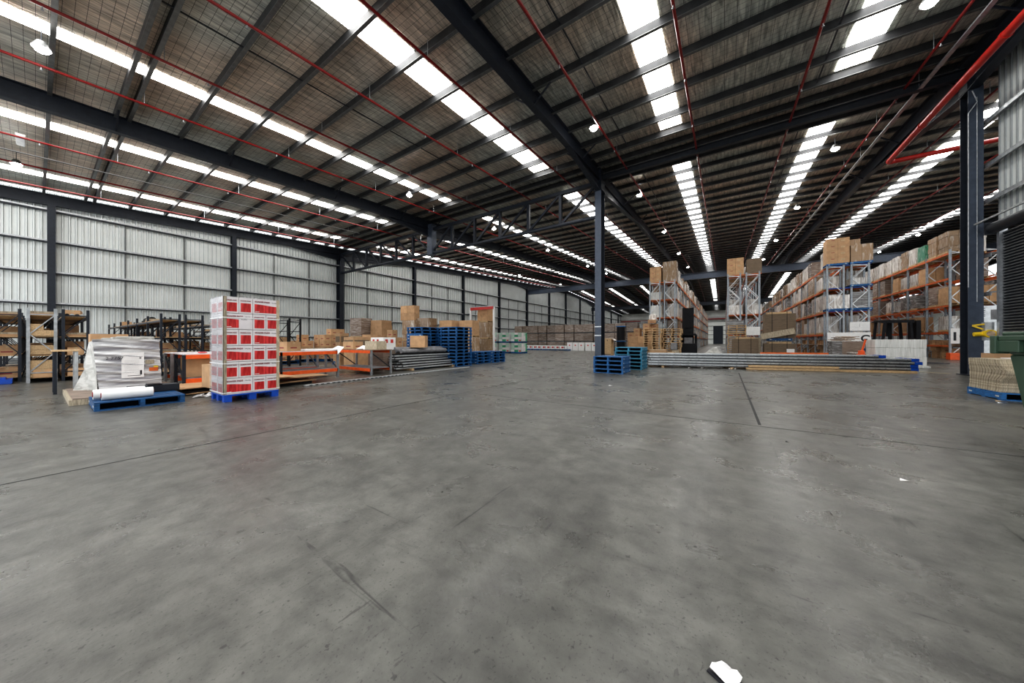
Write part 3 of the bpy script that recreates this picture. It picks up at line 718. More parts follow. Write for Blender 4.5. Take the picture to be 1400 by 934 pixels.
f = MB()
for k in range(7): f.bar((-.25 + .05 * k, math.sin(k) * .05, .02), (-.2 + .05 * k, math.sin(k + 1) * .07, .03), .05, .03, 'rope')
o = f.build('red_cloth', loc=(-10.95, 2.35, .87)); tag(o, 'crumpled dusky red strap lying on the bench top behind the cartons', 'strap')
carton('e', (-11.2, 2.35, .29), PI / 2, 'open brown carton on the lower shelf of the bench beside the wrapped machine')
f = MB(); f.box(-.1, .1, -.1, .1, 0, .2, 'orange_b'); f.box(-.05, .05, -.12, .12, .2, .24, 'black'); o = f.build('tool_case', loc=(-11.6, 3.1, .29), bevel=.01); tag(o, 'small red tool box under the bench left of the red cartons', 'tool box')
# flattened cardboard on the floor
for (x, y, w, d, z, rz, l) in ((-10.25, 2.05, 1.1, .8, .16, .1, 'flat cardboard sheet on the floor left of the red cartons'), (-10.1, 2.3, .9, .9, .05, -.1, 'lower flat cardboard sheet on the floor left of the red cartons'), (-10.0, 3.75, 1.0, 1.2, .10, .15, 'flat cardboard sheet lying right behind the red cartons'),
                               (-9.95, 4.1, .7, 1.3, .2, -.05, 'topmost flat cardboard sheet right of the red cartons'), (-9.75, 3.4, .9, .8, .26, .05, 'bent cardboard flap beside the red cartons')):
    f = MB(); f.box(-w / 2, w / 2, -d / 2, d / 2, -.012, .0, 'card'); f.box(-w / 2, w / 2, -d / 2 + .1, d / 2 - .1, .0, .008, 'card')
    o = f.build('cardboard_sheet', loc=(x, y, z)); o.rotation_euler = (random.uniform(-.02, .02), random.uniform(-.03, .03), rz); tag(o, l, 'cardboard')
for (x, y, l) in ((-10.15, 2.15, 'left of'), (-10.0, 3.85, 'behind')):
    f = MB(); f.box(-.4, .4, -.45, .45, 0, .09, 'black'); f.box(-.3, .2, -.35, .3, .09, .13, 'dark'); tag(f.build('black_tray', loc=(x, y, 0)), 'low black tray under flattened cardboard %s the red cartons' % l, 'tray')
carton('e', (-9.35, 2.33, .17), .1, 'brown carton tucked between the wrapped pallet and red cartons')
f = MB(); f.box(-.25, .25, -.3, .3, 0, 1.36, 'card'); f.box(.25, .255, .05, .16, 1.2, 1.28, 'paper'); tag(f.build('tall_carton', loc=(-13.2, 1.05, 0)), 'tall brown carton standing behind the top left of the wrapped machine', 'carton')
# long pale bar on the floor
f = MB()
f.bar((-9.1, 3.9, .02), (-9.28, 6.7, .02), .09, .03, 'galv_l'); f.bar((-9.2, 6.4, .03), (-9.35, 10.6, .03), .09, .035, 'galv_l')
for k in range(44): f.box(-9.07 - .006 * k, -9.055 - .006 * k, 4 + .15 * k, 4.07 + .15 * k, .01, .03, 'dark')
tag(f.build('floor_rail'), 'long pale perforated rail lying on the floor before the benches', 'rail')

# rails pile between bench and pallet stacks
pr_ = MB(); pr_.box(-.05, .05, -1.65, 1.65, 0, .05, 'galv_l'); pr_.box(-.035, .035, -1.63, 1.63, .05, .095, 'black'); pr_.box(-.03, .03, -1.655, 1.655, .01, .04, 'black')
rpl = proto(pr_.build('steel_rail'))
k = 0
for lay in range(6):
    for c in range(5 - lay // 3):
        rpl((-10.95 + c * .125 - lay * .02 + random.uniform(-.02, .02), 9.55 + random.uniform(-.25, .25), 0.08 + lay * .097), random.uniform(-.07, .07), 'long galvanised steel rail lying in the loose pile before the tall blue pallets', 'rail', 'loose pile of steel rails'); k += 1
f = MB(); f.box(-11.2, -10.3, 8.3, 8.4, 0, .08, 'wood'); f.box(-11.2, -10.3, 10.6, 10.7, 0, .08, 'wood'); tag(f.build('timber_bearer'), 'pair of timber bearers under the loose rail pile', 'timber')
f = MB(); f.tube((-11.15, 8.1, .80), (-11.1, 10.9, .80), .13, 'grey', 18); f.tube((-10.85, 8.2, .76), (-10.8, 10.6, .76), .09, 'grey', 14); tag(f.build('mat_roll'), 'dark grey rolled mat lying on top of the rail pile', 'roll')
carton('e', (-10.9, 9.15, .90), .6, 'single brown carton sitting on the grey roll before blue pallets')
for k in range(3): 
    f = MB(); f.box(-.5, .5, -.9, .9, 0, .03, 'scrap'); tag(f.build('timber_board', loc=(-12.0 + .05 * k, 8.0 + .1 * k, .0 + .032 * k)), 'rough brown board in the low heap left of the rail pile, ' + ['bottom', 'middle', 'top'][k], 'board', 'rough boards')

# goods on bench 2
f = MB(); f.box(-.3, .3, -.22, .22, 0, .30, 'cardl'); o = f.build('carton', loc=(-10.5, 6.85, .875)); o.rotation_euler.z = .1; tag(o, 'grey-brown carton on the right end of the orange beam bench', 'carton')
wb = empty('first_aid_box', (-11.6, 7.9, .82)); 
f = MB(); f.box(-.42, .42, -.28, .28, 0, .5, 'white'); f.build('box', wb); 
f = MB(); f.box(-.3, -.17, -.283, -.28, .28, .42, 'redprint'); f.box(-.02, .11, -.283, -.28, .28, .42, 'redprint'); f.box(.42, .423, -.2, -.08, .28, .42, 'redprint'); f.box(.42, .423, .05, .17, .28, .42, 'redprint'); f.build('red_mark', wb); tag(wb, 'white box with two red squares behind the grey-brown carton', 'box'); wb.name = 'white_box'
f = MB(); f.box(-12.1, -11.1, 7.55, 8.3, 0, .8, 'cardg'); tag(f.build('crate'), 'brown crate supporting the white box with red squares', 'crate')
for k, (x, y, kk, rz) in enumerate(((-11.1, 3.2, 'g', 1.5), (-11.15, 4.3, 'b', .2), (-11.2, 5.2, 'g', 1.2), (-11.9, 6.8, 'b', .1))):
    if k in (0, 2):
        f = MB(); f.box(-.14, .14, -.45, .45, 0, .05, 'paper'); f.box(-.1, .12, -.3, .2, .05, .07, 'cardl'); tag(f.build('paper_bundle', loc=(x, y, .875)), 'white paper bundle on the bench top, %s' % ('left' if k == 0 else 'right'), 'paper bundle')
    else: carton(kk, (x, y, .875), rz, 'brown carton on the %s' % ('middle of the long orange bench' if k == 1 else 'left end of the bench beside the rails'))
f = MB(); f.poly([(0, 0, 0), (.3, .1, .02), (.35, .3, .1), (.05, .25, .14)], 'paper'); f.poly([(.3, .1, .02), (.42, .05, -.14), (.35, .3, .1)], 'paper'); tag(f.build('paper_sheet', loc=(-10.95, 5.45, .88)), 'crumpled white paper on the corner of the long bench', 'paper')
f = MB(); f.poly([(0, 0, 0), (.3, .1, .02), (.35, .3, .1), (.05, .25, .14)], 'paper'); f.poly([(.3, .1, .02), (.42, .05, -.14), (.35, .3, .1)], 'paper'); tag(f.build('paper_sheet', loc=(-11.2, 6.5, .88)), 'crumpled white paper hanging off the bench beside the rails', 'paper')

# ------------------------------------------------------------------ carton groups in the middle left
def on_pallet(x, y, nx, ny, hs, k, label, group, rz=0, pal=pb, pl_='blue pallet'):
    pal((x, y, 0), rz, '%s under the %s' % (pl_, label), 'pallet', None)
    pile(x, y, .155, nx, ny, hs, k, 'brown carton in the ' + label, group, rz)
on_pallet(-19.3, 9.6, 2, 3, (4, 4, 5, 4, 5, 5), 'a', 'tall carton block before the thick wall column', 'cartons before the wall column', .12)
on_pallet(-19.9, 8.35, 2, 2, (3, 4, 2, 3), 'a', 'low carton block left of the tall block', 'cartons left of the tall block', .1)
on_pallet(-18.9, 7.1, 2, 2, (2, 3, 3, 2), 'c', 'carton block behind the ladder frame', 'cartons behind the ladder frame', .1)
on_pallet(-17.6, 9.9, 2, 2, (3, 2, 3, 3), 'c', 'carton block right of the tall block', 'cartons right of the tall block', .1)
on_pallet(-16.6, 10.9, 2, 3, (4, 3, 4, 4, 4, 3), 'a', 'carton block behind the white box', 'cartons behind the white box', -.1)
on_pallet(-15.2, 10.9, 2, 2, (3, 3, 4, 3), 'c', 'carton block left of the tall blue pallets', 'cartons left of the blue pallets', .1)
on_pallet(-14.0, 9.6, 1, 2, (2, 2), 'b', 'small carton pair before the blue pallets', 'carton pair before blue pallets', .1)
on_pallet(-15.9, 8.9, 2, 2, (2, 1, 1, 2), 'b', 'low carton block behind the benches', 'cartons behind the benches', .3)
# open tall cartons (box on end)
for (x, y, z, w, h, l) in ((-15.3, 8.2, 0, .42, 1.55, 'tall narrow brown carton standing behind the bench'), (-14.2, 8.3, 0, .8, 1.35, 'wide brown open crate behind the white box')):
    f = MB(); f.box(-w / 2, w / 2, -w / 2, w / 2, 0, h, 'card'); f.box(-w / 2 + .03, w / 2 - .03, -w / 2 - .004, -w / 2, h * .72, h * .9, 'cardd'); f.box(w / 2, w / 2 + .004, -w / 2 + .05, w / 2 - .05, h * .72, h * .9, 'cardd'); tag(f.build('carton', loc=(x, y, z)), l, 'carton')

# wrapped pallet loads (thing > pallet, goods)
def load_proto(name, w, d, h, m, rows=0, pal='wood', top=None, bulge=.012):
    o = empty(name, (0, 0, 0)); pallet_mesh(pal, w, d, .13).build('pallet', o)
    f = MB(); n = 6; mz = max(3, rows or 4)
    # goods: rows of boxes, each row slightly different in size so the sides are not flat
    rnd = random.Random(hash(name) % 1000 + int(h * 100)); rh = (h - .13) / mz
    for r in range(mz):
        a = rnd.uniform(0, bulge * 2); cx = 2 if (r + int(h * 10)) % 2 else 3
        for i in range(cx):
            x0 = -w / 2 + a + i * (w - 2 * a) / cx; x1 = x0 + (w - 2 * a) / cx - .006
            for j in range(2):
                y0 = -d / 2 + a + j * (d - 2 * a) / 2; y1 = y0 + (d - 2 * a) / 2 - .006
                e = rnd.uniform(0, .008); f.box(x0 + e, x1 - e, y0 + e, y1 - e, .13 + r * rh, .13 + (r + 1) * rh - .004, top if (top and r == mz - 1) else m)
    f.build('wrapped_goods', o)
    return o
LP = {}
def L_(key, *a, **k): LP[key] = (a, k, proto(load_proto(*a, **k)))
L_('card14', 'wrapped_load', 1.15, .9, 1.4, 'filmcard')
L_('card12', 'wrapped_load', 1.1, .9, 1.15, 'card', rows=3)
L_('cardw', 'wrapped_load', 1.18, .9, 1.30, 'filmcard', pal='blue', rows=5)
L_('white13', 'wrapped_load', 1.12, .9, 1.3, 'filmwhite')
L_('white10', 'wrapped_load', 1.15, .9, 1.0, 'filmwhite', rows=3)
L_('brown', 'wrapped_load', 1.15, .9, 1.35, 'filmbrown', rows=6)
L_('grey', 'wrapped_load', 1.12, .9, 1.1, 'filmgrey', rows=3)
L_('greenl', 'wrapped_load', 1.1, .9, 1.2, 'filmgreen')
def load(key, loc, rz=0, label='', group=None): return LP[key][2](loc, rz, label, 'pallet load', group)

for (x, y, z, kk, l) in ((-20.7, 12.4, 0, 'brown', 'lower brown wrapped load left of the blue pallets'), (-20.7, 12.4, 1.36, 'brown', 'upper brown wrapped load left of the blue pallets'),
                         (-19.6, 13.2, 0, 'card14', 'lower film-wrapped carton load behind the blue pallets'), (-19.6, 13.2, 1.41, 'card12', 'upper film-wrapped carton load behind the blue pallets'),
                         (-17.9, 14.5, 0, 'card12', 'bottom load of the tallest carton tower behind the blue pallets'), (-17.9, 14.5, 1.16, 'card14', 'middle load of the tallest carton tower'),
                         (-17.0, 14.9, 0, 'card14', 'bottom load right of the tallest carton tower'), (-17.0, 14.9, 1.41, 'cardw', 'wrapped carton load right of the tallest carton tower'),
                         (-15.8, 15.9, 0, 'card14', 'bottom load behind the middle blue stacks'), (-15.8, 15.9, 1.41, 'card12', 'flat topped carton load behind the middle blue stacks'),
                         (-14.6, 16.6, 0, 'card14', 'bottom load behind the right blue stacks'), (-14.6, 16.6, 1.41, 'card12', 'carton load behind the right blue stacks')):
    load(kk, (x, y, z), .12, l, 'wrapped loads behind the tall blue pallets')

pile(-18.1, 14.4, 2.575, 2, 1, (2, 2), 'e', 'large brown carton on top of the tallest tower behind the blue pallets', 'cartons on the tallest tower', .12)
# red topped gate frame with carton tower
gt = empty('gate_frame', (-16.75, 21.3, 0)); tag(gt, 'white steel gate frame with a red top bar round the carton tower', 'frame')
for x in (-1.1, 1.35):
    f = MB(); f.box(x - .06, x + .06, -.9, -.78, 0, 3.95, 'white'); f.build('post', gt)
f = MB(); f.box(-1.05, 1.35, -.95, -.75, 3.72, 3.95, 'redl'); f.build('top_bar', gt)
f = MB(); f.box(-1.2, 1.4, -.9, -.76, 3.95, 4.0, 'galv'); f.box(-2.6, -1.1, -.86, -.8, 3.4, 3.46, 'dark'); f.build('arm', gt)
load('cardw', (-16.95, 21.35, 0), 0, 'bottom carton load inside the red topped frame', 'loads inside the red topped frame'); 
load('card14', (-16.95, 21.35, 1.31), 0, 'middle carton load inside the red topped frame', 'loads inside the red topped frame')
load('card12', (-16.95, 21.35, 2.72), 0, 'top carton load inside the red topped frame', 'loads inside the red topped frame')

# green and white loads
gl = empty('mint_load', (0, 0, 0)); pallet_mesh('blue', 1.15, 1.1, .14).build('pallet', gl)
f = MB()
for r in range(4):
    for i in range(3):
        f.box(-.56 + i * .375, -.2 + i * .375, -.53, .53, .14 + r * .205, .335 + r * .205, ('mint', 'pinkw', 'mint', 'green')[(i * 3 + r * 2 + (i == 2 and r == 1)) % 4])
f.box(.565, .57, -.5, -.15, .16, .9, 'pinkw'); f.box(.565, .57, .25, .5, .16, .9, 'green'); f.box(.565, .572, -.1, .2, .2, .36, 'pinkw'); f.box(.565, .572, -.1, .2, .5, .62, 'pinkw'); f.box(-.57, -.2, -.54, -.535, .16, .32, 'paper'); f.box(.3, .5, -.545, -.54, .18, .28, 'redprint'); f.build('wrapped_goods', gl)
gp = proto(gl)
for i, x in enumerate((-18.4, -17.15, -15.95)):
    for j in range(2): gp((x, 24.6 + i * .25, j * .97), .05, '%s pale green load, %s of three beside the carton tower' % (['lower', 'upper'][j], ['left', 'middle', 'right'][i]), 'pallet load', 'pale green and white loads')

# brown bale wall
bl = empty('board_bale', (0, 0, 0)); f = MB(); rr = random.Random(3)
for r in range(9):
    e = rr.uniform(0, .03); f.box(-.59 + e, .59 - e, -.55 + e, .55 - e, .1 + r * .103, .1 + (r + 1) * .103 - .006, 'filmbrown')
f.build('board_layers', bl); f = MB(); f.box(-.58, .58, -.54, .54, 0, .10, 'dark'); f.build('pallet', bl)
bp_ = proto(bl)
for i in range(14):
    x = -24.4 + i * 1.23
    for j in range(3):
        if i == 0 and j == 2: continue
        bp_((x, 36.7 + .1 * (i % 3), j * 1.045), random.uniform(-.04, .04), 'brown board bale, %s level, %s from left in far bale wall' % (['bottom', 'middle', 'top'][j], ordn[i].replace('nearest', 'first')), 'bale', 'brown bales of board')
for j in range(3): load('grey', (-7.0, 36.9, j * 1.1), 0, 'grey wrapped bale just right of the centre column, %s level' % ['bottom', 'middle', 'top'][j], 'grey bales by the centre column')
wc = MB(); wc.box(-.33, .33, -.3, .3, 0, .95, 'white'); wc.box(-.1, .05, -.303, -.3, .55, .7, 'redprint'); wc = proto(wc.build('white_drum_box', bevel=.02))
for i in range(6): wc((-15.2 + i * .72 + (.1 if i > 2 else 0), 35.4, 0), 0, 'white cube container with a red mark, %s from the left before the bales' % ordn[i].replace('nearest', 'first'), 'container', 'white cube containers')
wd = MB(); wd.box(-.3, .3, -.3, .3, 0, .42, 'paper'); wd.box(-.18, .1, -.303, -.3, .12, .3, 'redprint'); wd.box(.15, .22, -.303, -.3, .1, .32, 'ink'); wd = proto(wd.build('white_sack'))
for i in range(9): wd((-20.9 + i * .64, 35.0 - .04 * i, .16), random.uniform(-.1, .1), 'small white printed pack on blue pallet before the brown bales', 'pack', 'small white packs before the bales')
for i in range(5): pb((-20.6 + 1.25 * i, 35.05, 0), 0, 'blue pallet under the small white packs, %s from the left' % ordn[i].replace('nearest', 'first'), 'pallet', 'pallets under the white packs')

# ------------------------------------------------------------------ low dark shelving at the far left
def shelf_frame(d, h, m):
    f = MB()
    for y in (0, d - .06): f.box(-.03, .03, y, y + .06, 0, h, m)
    n = 3
    for k in range(n):
        a, b = (.05, d - .05) if k % 2 == 0 else (d - .05, .05); z0 = .3 + k * (h - .5) / n; f.bar((0, a, z0), (0, b, z0 + (h - .5) / n), .025, .025, m)
    for z in (.28, h - .18): f.bar((0, .04, z), (0, d - .04, z), .03, .03, m)
    return f
items = random.Random(21)
def shelving(x0, y0, nb, label, sn='far left shelving', mat_='navy', d=.5, h=2.12, bay=2.3, levels=(.12, .75, 1.3, 1.9), fill=.5, first='navy'):
    o = empty('shelving_rack', (x0, y0, 0)); tag(o, label, 'shelving')
    for i in range(nb + 1):
        f = shelf_frame(d, h, first if i == 0 else mat_); q = f.build('upright_frame', o); q.location.x = -i * bay
    for i in range(nb):
        for z in levels:
            f = MB(); f.box(-(i + 1) * bay + .03, -i * bay - .03, .01, .05, z - .06, z, mat_); f.box(-(i + 1) * bay + .03, -i * bay - .03, d - .05, d - .01, z - .06, z, mat_); f.build('beam', o)
            f = MB(); f.box(-(i + 1) * bay + .04, -i * bay - .04, .01, d - .01, z, z + .02, 'wood' if (i + int(z * 10)) % 2 else 'scrap'); f.build('shelf_board', o)
            if items.random() < fill:
                for c in range(items.randint(1, 3)):
                    kk = items.choice(['a', 'b', 'c', 'g', 'roll', 'tube', 'sheets'])
                    px = x0 - i * bay - .4 - c * .62; py = y0 + d / 2
                    if z + .5 > h and kk in 'abc': kk = 'sheets'
                    lb = ', %s, %s shelf, %s bay, %s' % (sn, ['bottom', 'second', 'third', 'top'][levels.index(z)], ordn[i].replace('nearest', 'first'), ['right', 'middle', 'left'][c])
                    if kk in 'abcg' and len(kk) == 1: carton(kk, (px, py, z + .02), items.uniform(-.1, .1) + (PI / 2 if kk == 'g' else 0) * 0, 'brown carton' + lb, 'cartons on the low shelving')
                    elif kk == 'tube': 
                        f = MB(); 
                        for t in range(4): f.tube((-.3 , -.15 + t * .09, .045), (.3, -.15 + t * .09, .045), .04, ['black', 'galv', 'dark', 'galv_l'][t], 8)
                        tag(f.build('pipe_bundle', loc=(px, py, z + .02)), 'bundle of short pipes' + lb, 'pipes')
                    elif kk == 'roll': f = MB(); f.tube((-.25, 0, .11), (.25, 0, .11), .11, items.choice(['bluep', 'rope', 'black', 'grey']), 12); tag(f.build('fabric_roll', loc=(px, py, z + .02)), 'short roll' + lb, 'roll')
                    else: f = MB(); f.box(-.28, .28, -.2, .2, 0, .06, 'card'); f.box(-.25, .27, -.19, .21, .06, .12, 'cardl'); tag(f.build('flat_pack', loc=(px, py, z + .02)), 'stack of flat cartons' + lb, 'flat cartons')
    return o
shelving(-16.25, -.14, 5, 'dark shelving row at the far left, ending in a pale steel frame', 'far left shelving', 'navy', first='galv')
shelving(-16.25, .43, 5, 'dark shelving row standing right behind the far left row', 'second left shelving', 'navy')
shelving(-17.1, -.72, 4, 'dark shelving row left of the pale end frame', 'leftmost shelving', 'dark')
shelving(-15.95, 2.35, 6, 'dark shelving row behind the wrapped machine', 'shelving behind the machine', 'navy')
shelving(-16.0, 2.95, 6, 'dark shelving row second behind the wrapped machine', 'second shelving behind machine', 'navy')
shelving(-18.3, 4.4, 5, 'dark shelving row left of the red cartons', 'shelving beside red cartons', 'dark')
shelving(-19.0, 5.6, 4, 'dark shelving row behind the red cartons', 'shelving behind red cartons', 'dark', h=1.9, levels=(.12, .75, 1.3, 1.75))
o = empty('ladder_frame', (-16.35, 6.35, 0)); tag(o, 'empty black ladder frame of a rack right of the red cartons', 'rack frame')
f = shelf_frame(.5, 2.2, 'black'); f.build('upright_frame', o)
f = shelf_frame(.5, 2.2, 'black'); q = f.build('upright_frame', o); q.location.x = -1.3
for z in (.5, 1.1, 1.6, 2.1):
    f = MB(); f.box(-1.3, 0, .0, .03, z, z + .03, 'black'); f.box(-1.3, 0, .47, .5, z, z + .03, 'black'); f.build('beam', o)
# timber boxes in the first frame
for k, (z, h, l) in enumerate(((.15, .48, 'tall pale plank box on the bottom shelf of the far left rack end'), (.80, .26, 'pale plank box on the second shelf of the far left rack end'), (1.33, .34, 'pale stacked boards on the third shelf of the far left rack end'))):
    f = MB(); f.box(-.30, .0, -.21, .21 if k else .20, 0, h * .5 - .005, 'wood'); f.box(-.30, .002, -.21, .2 if k < 2 else .02, h * .5, h, 'wood'); tag(f.build('plank_box', loc=(-16.26, .115, z)), l, 'box')
for (x, y, l) in ((-16.6, -.55, 'left of'), (-16.5, 1.2, 'right of')):
    f = MB(); f.box(-.35, .35, -.2, .2, .02, .13, 'bluep'); f.box(-.33, .33, -.18, .18, 0, .02, 'bluep'); f.box(-.3, .3, -.1, .1, .13, .17, 'bluep'); tag(f.build('blue_crate', loc=(x, y, 0)), 'low royal blue crate on the floor %s the pale rack end frame' % l, 'crate')

# ------------------------------------------------------------------ pallet racking
RYS, BAY, NB = 32.0, 2.75, 11
LV = (1.65, 3.25, 4.85, 6.4)
D = .92
fr = MB()
for x in (0, D - .1): fr.box(x, x + .1, -.04, .04, 0, 6.55, 'upright')
z = .3; k = 0
while z < 6.3:
    a, b = (.1, D - .1) if k % 2 == 0 else (D - .1, .1); fr.bar((a, 0, z), (b, 0, min(6.4, z + .85)), .045, .045, 'galv_l'); z += .85; k += 1
for z in (.25, 6.3): fr.bar((.1, 0, z), (D - .1, 0, z), .03, .03, 'galv_l')
frame0 = fr.build('upright_frame'); frame_me = frame0.data; bpy.data.objects.remove(frame0)
bm_ = MB(); bm_.box(-.025, .025, .05, BAY - .05, -.12, 0, 'orange'); b0 = bm_.build('beam'); beam_me = b0.data; bpy.data.objects.remove(b0)
def rack(x, y0, nb, label, levels=LV, hi=None):
    o = empty('pallet_rack', (x, y0, 0)); tag(o, label, 'rack')
    for i in range(nb + 1):
        q = bpy.data.objects.new('upright_frame', frame_me); COL.objects.link(q); q.parent = o; q.location = (0, i * BAY, 0)
        if hi: q.scale.z = hi
    for i in range(nb):
        for z in levels:
            for s in (.02, D - .02):
                q = bpy.data.objects.new('beam', beam_me); COL.objects.link(q); q.parent = o; q.location = (s, i * BAY, z)
    return o
RX = {1: (-5.6, -4.42), 2: (.25, 1.43), 3: (6.05, 7.23), 4: (11.8, 12.98), 5: (17.6, 18.8)}
rname = {1: 'left tall rack', 2: 'middle tall rack', 3: 'rack ending in blue pallets', 4: 'orange beamed right rack', 5: 'farthest right rack'}
sname = {1: 'row of first rack', 2: 'row of middle rack', 3: 'row of third rack', 4: 'row of orange rack', 5: 'row of farthest rack'}
half = ['left', 'right']
for r, xs in RX.items():
    for h, x in enumerate(xs):
        nb = NB if (r in (1, 3, 4, 2)) else 5
        rack(x, RYS, nb, 'tall steel pallet rack, %s row of the %s' % (half[h], rname[r]), levels=LV if r != 4 else (.9, 1.75, 3.45, 5.15, 6.75), hi=1.06 if r == 4 else None)
far_lab = {1: 'left', 3: 'third', 4: 'right'}
rr = random.Random(5)
def lev(z): return 'lowest' if z < 2 else 'second' if z < 4 else 'third' if z < 6 else 'top'
def fill(r, h, bays, levels, keys, side):
    x = RX[r][h] + D / 2
    for b in bays:
        for li, z in enumerate(levels):
            for s in range(2):
                if rr.random() < (.05 if li == 3 or r != 4 else .45): continue
                key = keys(b, li, s)
                yy = RYS + b * BAY + .74 + s * 1.28
                load(key, (x + rr.uniform(-.06, .06), yy, z), PI / 2 + rr.uniform(-.03, .03), '%s load, %s level, %s bay, %s slot, %s %s' % ({'c': 'brown carton', 'w': 'white wrapped', 'b': 'brown board', 'g': 'grey wrapped'}[key[0]] if key != 'greenl' else 'green wrapped', lev(z), ordn[b].replace('nearest', 'first'), ['near', 'far'][s], half[h], sname[r]), 'pallet loads on the racks')
mix = lambda b, li, s: rr.choice(['card14', 'white13', 'white13', 'white13', 'cardw', 'white10', 'white13', 'brown']) if li == 3 else rr.choice(['white10', 'white13', 'white13', 'white10', 'grey', 'card14'])
fill(1, 1, range(NB), LV, mix, 1)
fill(3, 0, range(NB), LV, mix, -1)
fill(3, 1, range(0, 3), LV, mix, 1)
def few(r, h, b_, keep):
    for li in keep: fill(r, h, b_, (LV[li],), lambda b, l, s: rr.choice(['card14', 'white13', 'white10']), 1)
few(1, 0, range(0, 2), (1, 2, 3)); few(2, 0, range(0, 2), (1, 3)); few(2, 1, range(0, 2), (1, 3))
LV4 = (1.75, 3.45, 5.15, 6.75)
mix4 = lambda b, li, s: ('greenl' if (b == 1 and s == 0 and li == 3) else rr.choice(['card14', 'white13', 'white13'])) if li == 3 else rr.choice(['white10', 'card12', 'brown', 'grey', 'card12'])
fill(4, 0, range(0, NB), LV4, mix4, -1)
fill(4, 1, range(0, 1), LV4, mix4, -1)
fill(5, 0, range(0, 4), LV, mix4, -1)
# far racking: one object each
for r, x, sgn in ((1, -3.5, 1), (3, 6.05, -1), (4, 11.8, -1), (2, 1.3, 1)):
    f = MB(); g_ = random.Random(r)
    for b in range(12):
        y = 65.5 + b * BAY
        for z in (0,) + LV:
            for s in range(2):
                hh = g_.uniform(.9, 1.4); m = g_.choice(['filmwhite', 'filmcard', 'filmwhite', 'card', 'filmgrey'])
                f.box(x - sgn * 1.0, x - sgn * .02, y + .15 + s * 1.27, y + 1.3 + s * 1.27, z + .02, z + hh, m)
    tag(f.build('distant_loads'), 'wrapped pallet loads filling the %s rack row far down the hall' % {1: 'left', 2: 'middle', 3: 'third', 4: 'right'}[r], 'pallet loads', kind='stuff')
    rack(x - D if sgn > 0 else x, 65.25, 12, 'distant pallet rack continuing the %s rack row' % {1: 'left', 2: 'middle', 3: 'third', 4: 'right'}[r])
# ground level goods under racks
gi = random.Random(11)
for r, h in ((1, 1), (3, 0), (4, 0)):
    x = RX[r][h] + D / 2
    for b in range(NB):
        for s in range(3):
            if gi.random() < .25 or b > 4: continue
            kk = gi.choice('aabce'); hh = CA[kk][0][2]
            for q in range(gi.randint(1, 3)):
                carton(kk, (x + gi.uniform(-.1, .1), RYS + b * BAY + .5 + s * .8, q * (hh + .003)), gi.uniform(-.2, .2), 'brown carton on the floor under the %s, %s bay' % (rname[r], ordn[b].replace('nearest', 'first')), 'picking cartons under the ' + rname[r])
# picking shelf on rack 3 and rack 4 first bays
for (r, x0_, w_) in ((3, 6.05, 2.1), (4, 11.8, .92)):
    for z in (.85,):
        f = MB(); f.box(x0_, x0_ + (.92), RYS + .05, RYS + BAY * 4 - .05, z, z + .03, 'scrap'); tag(f.build('shelf_board'), 'low board shelf under the first bays of the ' + rname[r], 'shelf')
    for c in range(9):
        carton('b' if c % 2 else 'a', (x0_ + .45, RYS + .5 + c * 1.1, .885), gi.uniform(-.2, .2), 'brown carton on the low shelf of the ' + rname[r], 'cartons on the low shelf of the ' + rname[r])

# blue pallets + boxes capping the end of rack 3
for (x, z, l) in ((6.55, 6.41, 'top left'), (7.7, 6.41, 'top right'), (7.7, 4.86, 'right of the second level'), (6.55, 3.26, 'left of the third level'), (7.7, 3.26, 'right of the third level')):
    pb((x, RYS - .55, z), 0, 'blue pallet jutting from the rack end, ' + l, 'pallet', 'blue pallets at the rack end')
def big(x, y, z, w, d, h, m, label, name='crate', tape=True):
    f = MB(); nz_ = max(1, round(h / .45)); 
    for q in range(nz_):
        for i in range(2):
            f.box(-w / 2 + i * w / 2, -w / 2 + (i + 1) * w / 2 - .008, -d / 2, d / 2, q * h / nz_, (q + 1) * h / nz_ - .006, m)
    if m == 'card':
        for q in range(nz_): f.box(-w * .3, -w * .15, -d / 2 - .003, -d / 2, (q + .7) * h / nz_, (q + .78) * h / nz_, 'maroon'); f.box(w * .12, w * .3, -d / 2 - .003, -d / 2, (q + .45) * h / nz_, (q + .7) * h / nz_, 'tape')
    o = f.build(name, loc=(x, y, z)); tag(o, label, 'carton stack' if m == 'card' else 'wrapped load'); return o
big(6.6, RYS - .5, 6.57, 1.15, 1.0, 1.75, 'card', 'tall stack of brown cartons on the top left of the rack end', 'carton_stack')
big(7.75, RYS - .5, 6.57, 1.05, 1.0, 1.15, 'filmcard', 'film-wrapped carton load on the top right of the rack end', 'carton_stack')
big(7.45, RYS - .45, 7.72, .55, .8, .42, 'filmcard', 'small carton on the film-wrapped load at the rack end', 'carton_stack')
big(6.6, RYS - .5, 3.42, 1.15, 1.0, .95, 'filmwhite', 'cream wrapped load on the third level of the rack end', 'wrapped_load')
big(7.75, RYS - .5, 3.42, 1.0, 1.0, 1.1, 'filmgrey', 'dark wrapped load on the third level of the rack end', 'wrapped_load')
big(7.7, RYS - .5, 5.02, 1.0, .9, .45, 'filmwhite', 'low white wrapped load on the second level of the rack end', 'wrapped_load')
big(.75, RYS - .5, 6.42, 1.1, 1.0, 1.35, 'card', 'brown carton stack on top of the middle rack, left', 'carton_stack')
big(1.95, RYS - .5, 6.42, .95, .9, 1.15, 'cardd', 'dark brown box stack on top of the middle rack, right', 'carton_stack')
big(-5.15, RYS - .5, 6.42, .95, .9, 1.4, 'card', 'reddish brown box load on the top left of the left rack', 'carton_stack')
big(-4.0, RYS - .5, 6.42, 1.1, 1.0, 1.75, 'filmcard', 'film-wrapped load on the top right of the left rack', 'wrapped_load')
